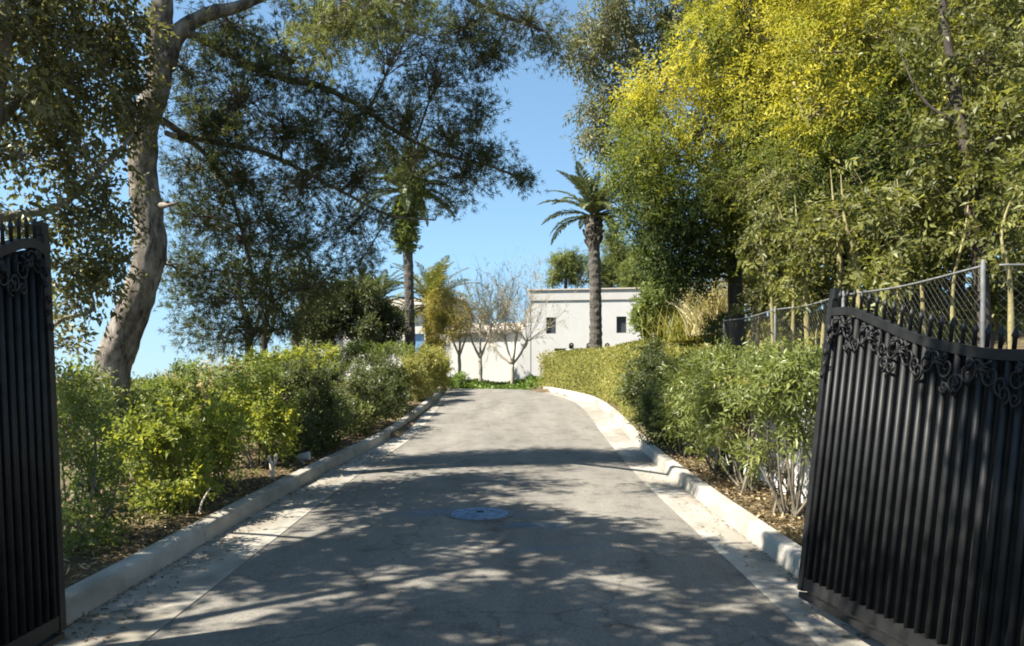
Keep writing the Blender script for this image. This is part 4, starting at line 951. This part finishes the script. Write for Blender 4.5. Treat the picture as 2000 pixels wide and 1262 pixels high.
cl = [E(1590, 90, 13, 100, 95, 1.3, vb=.24), E(1690, 70, 13, 100, 100, 1.3, vb=.22), E(1600, 220, 12.8, 95, 80, 1.1, vb=.18), E(1700, 210, 12.8, 90, 80, 1.1, vb=.13), E(1550, 320, 12.8, 80, 65, 1.0, vb=.13), E(1650, 320, 12.7, 85, 65, 1.0), E(1730, 330, 12.9, 70, 60, .9, vb=-.1), E(1550, 410, 12.9, 75, 45, .9, vb=-.05), E(1640, 400, 12.8, 70, 45, .8, vb=-.12), E(1780, 130, 12.8, 70, 80, 1.0, vb=-.03), E(1850, 60, 13, 80, 90, 1.0, vb=.13), E(1850, 220, 12.8, 70, 80, 1.0, vb=.0), E(1620, -60, 13.2, 150, 80, 1.5, vb=.18), E(1780, -20, 13, 90, 70, 1.2, n=.8)]
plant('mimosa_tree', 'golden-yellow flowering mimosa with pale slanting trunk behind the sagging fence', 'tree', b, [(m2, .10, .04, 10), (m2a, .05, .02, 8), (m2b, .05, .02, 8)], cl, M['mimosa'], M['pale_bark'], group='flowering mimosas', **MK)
# slim pale trunks behind the fence
for (px, Y, px1, y1, px2, y2, rad, lb, cl) in (
    (1690, 11.5, 1672, 520, 1650, 430, .055, 'slim sapling with yellowish curved stem, just left of the gate spears', [E(1650, 420, 11.6, 45, 35, .5, n=.7), E(1700, 440, 11.4, 35, 40, .5, n=.7)]),
    (1632, 12, 1640, 520, 1630, 420, .05, 'slim straight sapling with pale stem above the end of the gate', [E(1620, 410, 12, 40, 35, .5, n=.7), E(1600, 470, 11.6, 40, 30, .5, n=.7)]),
    (1512, 13, 1505, 560, 1490, 500, .035, 'thin forked sapling with leafy top near the dark mimosa trunk', [E(1490, 480, 12.8, 40, 50, .5, n=.9), E(1510, 420, 12.8, 35, 40, .5, n=.7)]),
    (1580, 12.5, 1572, 540, 1560, 470, .05, 'mossy sapling between the thin forked one and the straight pale one', [E(1560, 480, 12.4, 40, 50, .5, n=.9), E(1545, 540, 12.2, 30, 30, .4, n=.7)]),
    (1765, 10.8, 1755, 540, 1760, 440, .04, 'leafy sapling behind the middle of the gate spears', [E(1760, 460, 10.8, 50, 50, .5, n=.9), E(1730, 540, 10.6, 40, 30, .4, n=.8), E(1790, 400, 11, 45, 50, .5, n=.8)])):
    Yo = Y; Y = max(Y - 1.9, 3.85 * F / (px - 1000)); cl = [(P(1000 + (c[0] / c[1]) * F, HY - (c[2] - CZ) / c[1] * F, c[1] + Y - Yo), r, n, v) for c, r, n, v in cl]
    b = gb(px, Y); t = [b, P(px1, y1, Y), P(px2, y2, Y), P(px2 - 8, y2 - 90, Y + .1)]
    plant('sapling', lb, 'young tree', b, [(t, rad * .9, .004, 8)], cl, M['woods'], M['pale_bark'], group='saplings behind the fence', sub=30, per=30, srad=.2, L=.10, Wd=.045, branch_r=.015, gravity=.2)
for px, Y in ((1470, 13.5), (1545, 13), (1600, 12.8), (1725, 11.6), (1810, 10.8), (1860, 10.2), (1975, 9.2)):
    Y = max(Y - 1.7, 3.85 * F / (px - 1000)); b = gb(px, Y); q_ = rng.normal(0, 12, 3)
    t = [b, P(px + q_[0], 560, Y), P(px + q_[1] * 1.6, 450, Y), P(px + q_[2] * 2.2, 330, Y + .1)]
    plant('sapling', 'thin pale-barked sapling stem rising through the undergrowth behind the fence', 'young tree', b, [(t, rng.uniform(.022, .034), .003, 7)], [E(px + q_[2] * 2.2, 350, Y, 40, 45, .5, n=.6), E(px + q_[1] + 20, 440, Y, 35, 40, .4, n=.45)], M['woods'], M['pale_bark'], group='thin saplings in the undergrowth', sub=30, per=30, srad=.2, L=.09, Wd=.04, branch_r=.012, gravity=.2)
# dark-trunked tree near the right edge
b = gb(1925, 8.6)
t = [b, P(1915, 520, 8.6), P(1900, 440, 8.6), P(1893, 350, 8.6), P(1880, 250, 8.6), P(1860, 140, 8.7), P(1840, 0, 8.8), P(1830, -150, 8.9)]
ta = [P(1880, 250, 8.6), P(1800, 190, 8.7), P(1740, 60, 8.9)]; tb = [P(1893, 340, 8.6), P(1960, 260, 8.4), P(2040, 180, 8.2)]; tcb = [P(1885, 270, 8.6), P(1840, 280, 8.8), P(1760, 290, 9)]
cl = [E(1760, 70, 9, 60, 60, .6, n=.4), E(1780, 290, 9, 40, 40, .5, n=.4), E(1850, 60, 8.9, 90, 80, .7, n=.5), E(1930, 120, 8.6, 80, 90, .7, n=.9), E(1960, 250, 8.4, 80, 80, .7, n=.9), E(1850, 200, 8.9, 70, 70, .6, n=.6), E(1950, 380, 8.5, 70, 70, .6, n=.9), E(1840, 380, 8.9, 60, 60, .6, n=.7), E(1960, 480, 8.3, 60, 50, .5, n=.9), E(1840, 470, 9.2, 45, 40, .4, n=.4), E(1950, -40, 8.8, 120, 80, .9), E(2060, 200, 8.2, 80, 120, .8)]
plant('woodland_tree', 'slender dark-trunked tree near the right edge behind the fence corner', 'tree', b, [(t, .085, .035, 10), (ta, .025, .004, 6), (tb, .03, .004, 6), (tcb, .02, .003, 6)], cl, M['woods'], M['dark_bark'], sub=36, per=30, srad=.2, L=.09, Wd=.042, branch_r=.014, gravity=.15, droop=.03)
# undergrowth behind the fence
for (lb, px, Y, cl) in (
    ('dark undergrowth bush behind the far stretch of the chain-link fence', 1490, 13, [E(1480, 600, 13.2, 50, 45, .6), E(1540, 580, 13, 45, 45, .6), E(1560, 630, 12.6, 50, 30, .5)]),
    ('leafy undergrowth bush behind the free end of the right gate leaf', 1620, 11, [E(1600, 580, 11.2, 45, 35, .5), E(1660, 560, 11, 50, 40, .5), E(1700, 600, 10.4, 45, 35, .5)]),
    ('leafy undergrowth bush behind the spears of the right gate leaf', 1790, 9.5, [E(1760, 590, 9.6, 60, 40, .5), E(1830, 560, 9.4, 60, 45, .5), E(1800, 500, 9.8, 50, 35, .5)]),
    ('broad-leaved undergrowth bush at the right edge under the dark-trunked tree', 1950, 8, [E(1960, 590, 9.6, 60, 50, .5), E(1900, 600, 9.6, 50, 40, .5), E(1990, 540, 9.7, 50, 50, .5)])):
    shrub('shrub', lb, gb(px, Y if px < 1900 else 9.6), cl, M['understorey'], group='undergrowth behind the fence', sub=22, per=30, srad=.2, L=.09, Wd=.045, gravity=.1, stems=12)
# the wood behind
wd = [(6.5, 19, 'M'), (9.5, 17.5, 'W'), (12.0, 16, 'W'), (8.5, 21, 'W'), (13.5, 20, 'W'), (10.0, 13.5, 'W'), (7.4, 24.5, 'W'), (11.0, 24, 'W')]
nm = ['backmost left', '', '', '', '', '', '', '']
lbs = ['dense dark tree directly behind the mimosa with the dark trunk', 'dense tree filling the gap between the two mimosas', 'dense shaded tree at the upper right, behind the slender dark trunk', 'tall dense tree rearmost behind the pale-trunked mimosa', 'tall dense tree rearmost at the right edge', 'bushy shaded tree right behind the fence corner', 'dense tree at the back of the straw-coloured grass clump', 'dense tree deep in the wood behind the leafy sapling']
for (x, y, k), lb in zip(wd, lbs):
    b = gx(x, y); h = rng.uniform(8.2, 9.6) if x > 6 else 7.4; z0 = b[2]
    t = [b, b + [.1, 0, h * .35], b + [-.1, .1, h * .7], b + [.1, 0, h * .95]]
    cl = [W(x + rng.normal(0, .8), y + rng.normal(0, .6), z0 + h * f, 1.7 * (1.15 - .5 * abs(f - .5)), 1.3, 1.1, 1.0, -.02) for f in (.2, .32, .42, .52, .62, .74, .86, .95) for _ in range(2)]
    plant('woodland_tree', lb, 'tree', b, [(t, .16, .05, 8)], cl, M['understorey'], M['dark_bark'], group='trees of the wood on the right', sub=20, per=46, srad=.42, L=.15, Wd=.075, branch_r=.04, shell=.45)
# eucalyptus
b = gb(1290, 24)
t = [b, P(1288, 420, 24), P(1280, 250, 24), P(1255, 130, 24), P(1225, 60, 24.2), P(1205, 10, 24.3), P(1190, -80, 24.4)]
ta = [P(1278, 230, 24), P(1230, 190, 23.8), P(1180, 180, 23.8)]; tb = [P(1265, 160, 24), P(1310, 60, 24), P(1330, -40, 24)]
cl = [E(1150, 70, 24, 48, 50, 1.0), E(1190, 20, 24, 55, 45, 1.1), E(1250, 60, 24.4, 55, 50, 1.1), E(1140, 110, 23.8, 35, 30, .8, n=.8), E(1200, 120, 24.4, 45, 40, 1.0), E(1160, 240, 23.8, 38, 45, .8, n=.9), E(1190, 200, 24, 45, 40, .9), E(1220, 270, 24, 45, 40, .9), E(1300, 40, 24.4, 50, 60, 1.1), E(1310, 130, 24.4, 50, 50, 1.1), E(1180, 290, 23.8, 30, 20, .6, n=.6), E(1250, 180, 24.4, 50, 50, 1.0), E(1230, -60, 24.2, 110, 60, 1.5)]
plant('eucalyptus_tree', 'tall grey-green eucalyptus with pale branch, left of the golden mimosas', 'tree', b, [(t, .2, .06, 10), (ta, .06, .02, 6), (tb, .07, .02, 6)], cl, M['eucalyptus'], M['pale_bark'], sub=24, per=40, srad=.36, L=.17, Wd=.05, branch_r=.035, gravity=.5)
# pines behind the house
for px, Y, top, cl, lb in (
    (1105, 52, 500, [E(1095, 515, 52, 24, 24, .9), E(1120, 510, 52, 20, 22, .9), E(1085, 540, 52, 16, 18, .8), E(1125, 540, 52.4, 18, 16, .8)], 'small rounded pine behind the left part of the house roof'),
    (1195, 54, 460, [E(1195, 465, 54, 20, 26, 1), E(1210, 490, 54, 24, 26, 1), E(1235, 505, 54, 24, 26, 1), E(1170, 520, 54, 30, 28, 1), E(1215, 520, 54, 32, 36, 1.2), E(1240, 545, 54, 26, 26, 1), E(1180, 550, 54, 40, 18, 1)], 'taller pine behind the house, right of the palm trunk'),
    (1255, 50, 500, [E(1255, 510, 50, 26, 40, 1), E(1235, 540, 50, 24, 28, 1), E(1275, 540, 50, 26, 30, 1)], 'light green pine behind the right end of the house')):
    b = gx((px - 1000) / F * Y, Y); t = [b, P(px, 620, Y), P(px, 560, Y), P(px, top + 10, Y)]
    plant('pine_tree', lb, 'tree', b, [(t, .2, .06, 8)], cl, M['far_pine'], M['dark_bark'], group='pines behind the house', sub=42, per=46, srad=.32, L=.20, Wd=.05, branch_r=.05)

# ------------------------------------------------------------------ ground cover, litter and small things
g = Geo(); n = 7000
x = rng.uniform(-5.5, 3.2, n); y = np.where(x > .75, rng.uniform(27.6, 38.5, n), rng.uniform(30.0, 38.5, n)); z = G(x, y) + rng.random(n) * np.where(y < 31.5, .22, .16) * (1 + .5 * np.sin(x * 3))
g.leaves(np.stack([x, y, z], 1), rng.normal(0, .5, (n, 3)) + [0, -.2, .7], rng.normal(0, .6, (n, 3)) + [-.1, -.3, .8], .16, .09, .5 + rng.normal(0, .25, n))
tag(g.build('ground_cover', M['ground_cover']), 'low green ground cover strip between the drive and the white wall', 'ground cover', kind='stuff')
g = Geo()
def litter(x, y, n):
    z = G(x, y) + rng.random(n) * .035 + .012
    g.leaves(np.stack([x, y, z], 1), rng.normal(0, 1, (n, 3)) * [1, 1, .35], rng.normal(0, .35, (n, 3)) + [0, 0, 1], rng.uniform(.03, .085, n), rng.uniform(.012, .03, n), rng.random(n))
n = 9000; y = 4 + 15 * rng.random(n) ** 1.5; litter(xl(y) - GL(y) - KW - .03 - 1.9 * rng.random(n) ** 1.2, y, n)
n = 7000; y = 4 + 12 * rng.random(n) ** 1.4; litter(xr(y) + GR(y) + KW + .02 + .62 * rng.random(n), y, n)
tag(g.build('leaf_litter', M['litter']), 'dry brown leaf litter strewn along both kerbs', 'leaf litter', kind='stuff')
g = Geo(); n = 1100
y = 4.6 + 9 * rng.random(n) ** 1.5; sd = rng.random(n) < .7
x = np.where(sd, xl(y) - GL(y) + .35 * rng.random(n) ** 2, xr(y) + GR(y) - .3 * rng.random(n) ** 2)
g.leaves(np.stack([x, y, zr(y) + .012 + .006 * rng.random(n)], 1), rng.normal(0, 1, (n, 3)) * [1, 1, .1], rng.normal(0, .15, (n, 3)) + [0, 0, 1], rng.uniform(.02, .055, n), rng.uniform(.008, .02, n), rng.random(n))
tag(g.build('fallen_leaves', M['litter']), 'scattered dry leaves lying in both concrete gutters', 'fallen leaves', kind='stuff')
# low weeds on the left verge
g = Geo(); n = 2600; y = 4.5 + 14 * rng.random(n); x = xl(y) - GL(y) - KW - .25 - 1.6 * rng.random(n); z = G(x, y)
k = np.sin(x * 5.1) * np.sin(y * 2.7) > .15
g.leaves(np.stack([x, y, z], 1)[k], (rng.normal(0, .5, (n, 3)) + [0, 0, .9])[k], (rng.normal(0, .6, (n, 3)) + [-.2, -.3, .6])[k], .10, .02, rng.random(k.sum()))
tag(g.build('weeds', M['shrub_sage']), 'thin green weeds sprouting on the left verge', 'weeds', kind='stuff')
# forked stump, dead stick, spotlight
b = P(531, 945, 9.9); b[2] = float(G(b[0], 9.9)) - .03
g = Geo(); g.tube(spline([b, b + [.0, 0, .14], b + [-.015, 0, .24]], 6), [.032, .03, .03, .028, .026, .024], 8, jit=.06); g.tube([b + [0, 0, .16], b + [.045, 0, .24], b + [.055, 0, .33]], [.022, .02, .016], 7); g.tube([b + [-.012, 0, .22], b + [-.045, .01, .30]], [.02, .015], 7)
tag(g.build('forked_stump', M['cut_wood'], None, tuple(b), True), 'small pale forked cut stump on the soil left of the kerb', 'stump')
b = P(388, 1010, 7.6); b[2] = float(G(b[0], 7.6)) - .02
g = Geo(); g.tube(spline([b, b + [.03, 0, .14], b + [.10, .02, .27]], 6), np.linspace(.011, .006, 6), 6); tag(g.build('dead_stick', M['cut_wood'], None, tuple(b)), 'thin pale dead stick leaning out of the leaf litter', 'stick')
b = P(592, 918, 11.2); b[2] = float(G(b[0], 11.2)) - .01
root = empty('garden_spotlight', b, 'small grey garden spotlight on the soil behind the left kerb', 'lamp')
g = Geo(); g.tube([(0, 0, 0), (0, 0, .07)], .02, 8); g.build('spike', M['grey_plastic'], root)
g = Geo(); g.tube([(-.08, 0, .10), (-.02, 0, .11), (.06, 0, .12), (.09, 0, .125), (.091, 0, .125)], [.035, .05, .06, .065, .05], 14); g.build('lamp_head', M['grey_plastic'], root, smooth=True)
# little stones
for i, (px, py, Y) in enumerate(((575, 930, 10.8), (610, 905, 12))):
    pass

# ------------------------------------------------------------------ light, sky, camera
EL, AZ = R(50), R(20)                  # AZ: how far behind the camera the sun stands, measured from due left
sd_ = Vector((-math.cos(EL) * math.cos(AZ), -math.cos(EL) * math.sin(AZ), math.sin(EL)))
sun = bpy.data.lights.new('sun', 'SUN'); sun.energy = 5.0; sun.angle = R(.5); sun.color = (1, .94, .84)
so = bpy.data.objects.new('sun', sun); COL.objects.link(so); so.rotation_euler = sd_.to_track_quat('Z', 'Y').to_euler()
w = bpy.data.worlds.new('World'); S.world = w; w.use_nodes = True
nt = w.node_tree; nt.nodes.clear(); out = nt.nodes.new('ShaderNodeOutputWorld'); bg = nt.nodes.new('ShaderNodeBackground')
sky = nt.nodes.new('ShaderNodeTexSky'); sky.sky_type = 'NISHITA'; sky.sun_disc = False; sky.sun_elevation = EL
sky.sun_rotation = math.atan2(sd_.x, sd_.y) % (2 * math.pi); sky.air_density = 1.0; sky.dust_density = .15; sky.ozone_density = 1.5; sky.altitude = 100
bg.inputs['Strength'].default_value = .074
tint = nt.nodes.new('ShaderNodeMix'); tint.data_type = 'RGBA'; tint.blend_type = 'MULTIPLY'; tint.inputs[0].default_value = 1; tint.inputs[7].default_value = (.97, 1.09, 1.03, 1)
tco = nt.nodes.new('ShaderNodeTexCoord'); vm = nt.nodes.new('ShaderNodeVectorMath'); vm.operation = 'MULTIPLY_ADD'
vm.inputs[1].default_value = (1, 1, .88); vm.inputs[2].default_value = (0, 0, .10); nt.links.new(tco.outputs['Generated'], vm.inputs[0]); nt.links.new(vm.outputs[0], sky.inputs[0])
sx = nt.nodes.new('ShaderNodeSeparateXYZ'); nt.links.new(tco.outputs['Generated'], sx.inputs[0])
hz = ramp(nt, sx.outputs[2], [(0, (.80, .70, .69)), (.16, (1, 1, 1))])
nt.links.new(mixc(nt, 1.0, sky.outputs[0], hz, 'MULTIPLY'), tint.inputs[6]); nt.links.new(tint.outputs[2], bg.inputs[0]); nt.links.new(bg.outputs[0], out.inputs[0])
cam = bpy.data.cameras.new('camera'); cam.sensor_width = 36; cam.lens = F / 2000 * 36; cam.clip_end = 3000; cam.clip_start = .05
cam.shift_y = -(631 - HY) / 2000
co_ = bpy.data.objects.new('camera', cam); COL.objects.link(co_); co_.location = (0, 0, CZ); co_.rotation_euler = (R(90), 0, 0); S.camera = co_
S.view_settings.view_transform = 'Standard'; S.view_settings.look = 'None'; S.view_settings.gamma = 1; S.view_settings.exposure = 1.65
S.render.engine = 'CYCLES'; S.cycles.max_bounces = 6; S.cycles.diffuse_bounces = 3; S.cycles.glossy_bounces = 2; S.cycles.transmission_bounces = 3; S.cycles.transparent_max_bounces = 4
S.cycles.filter_width = 1.9
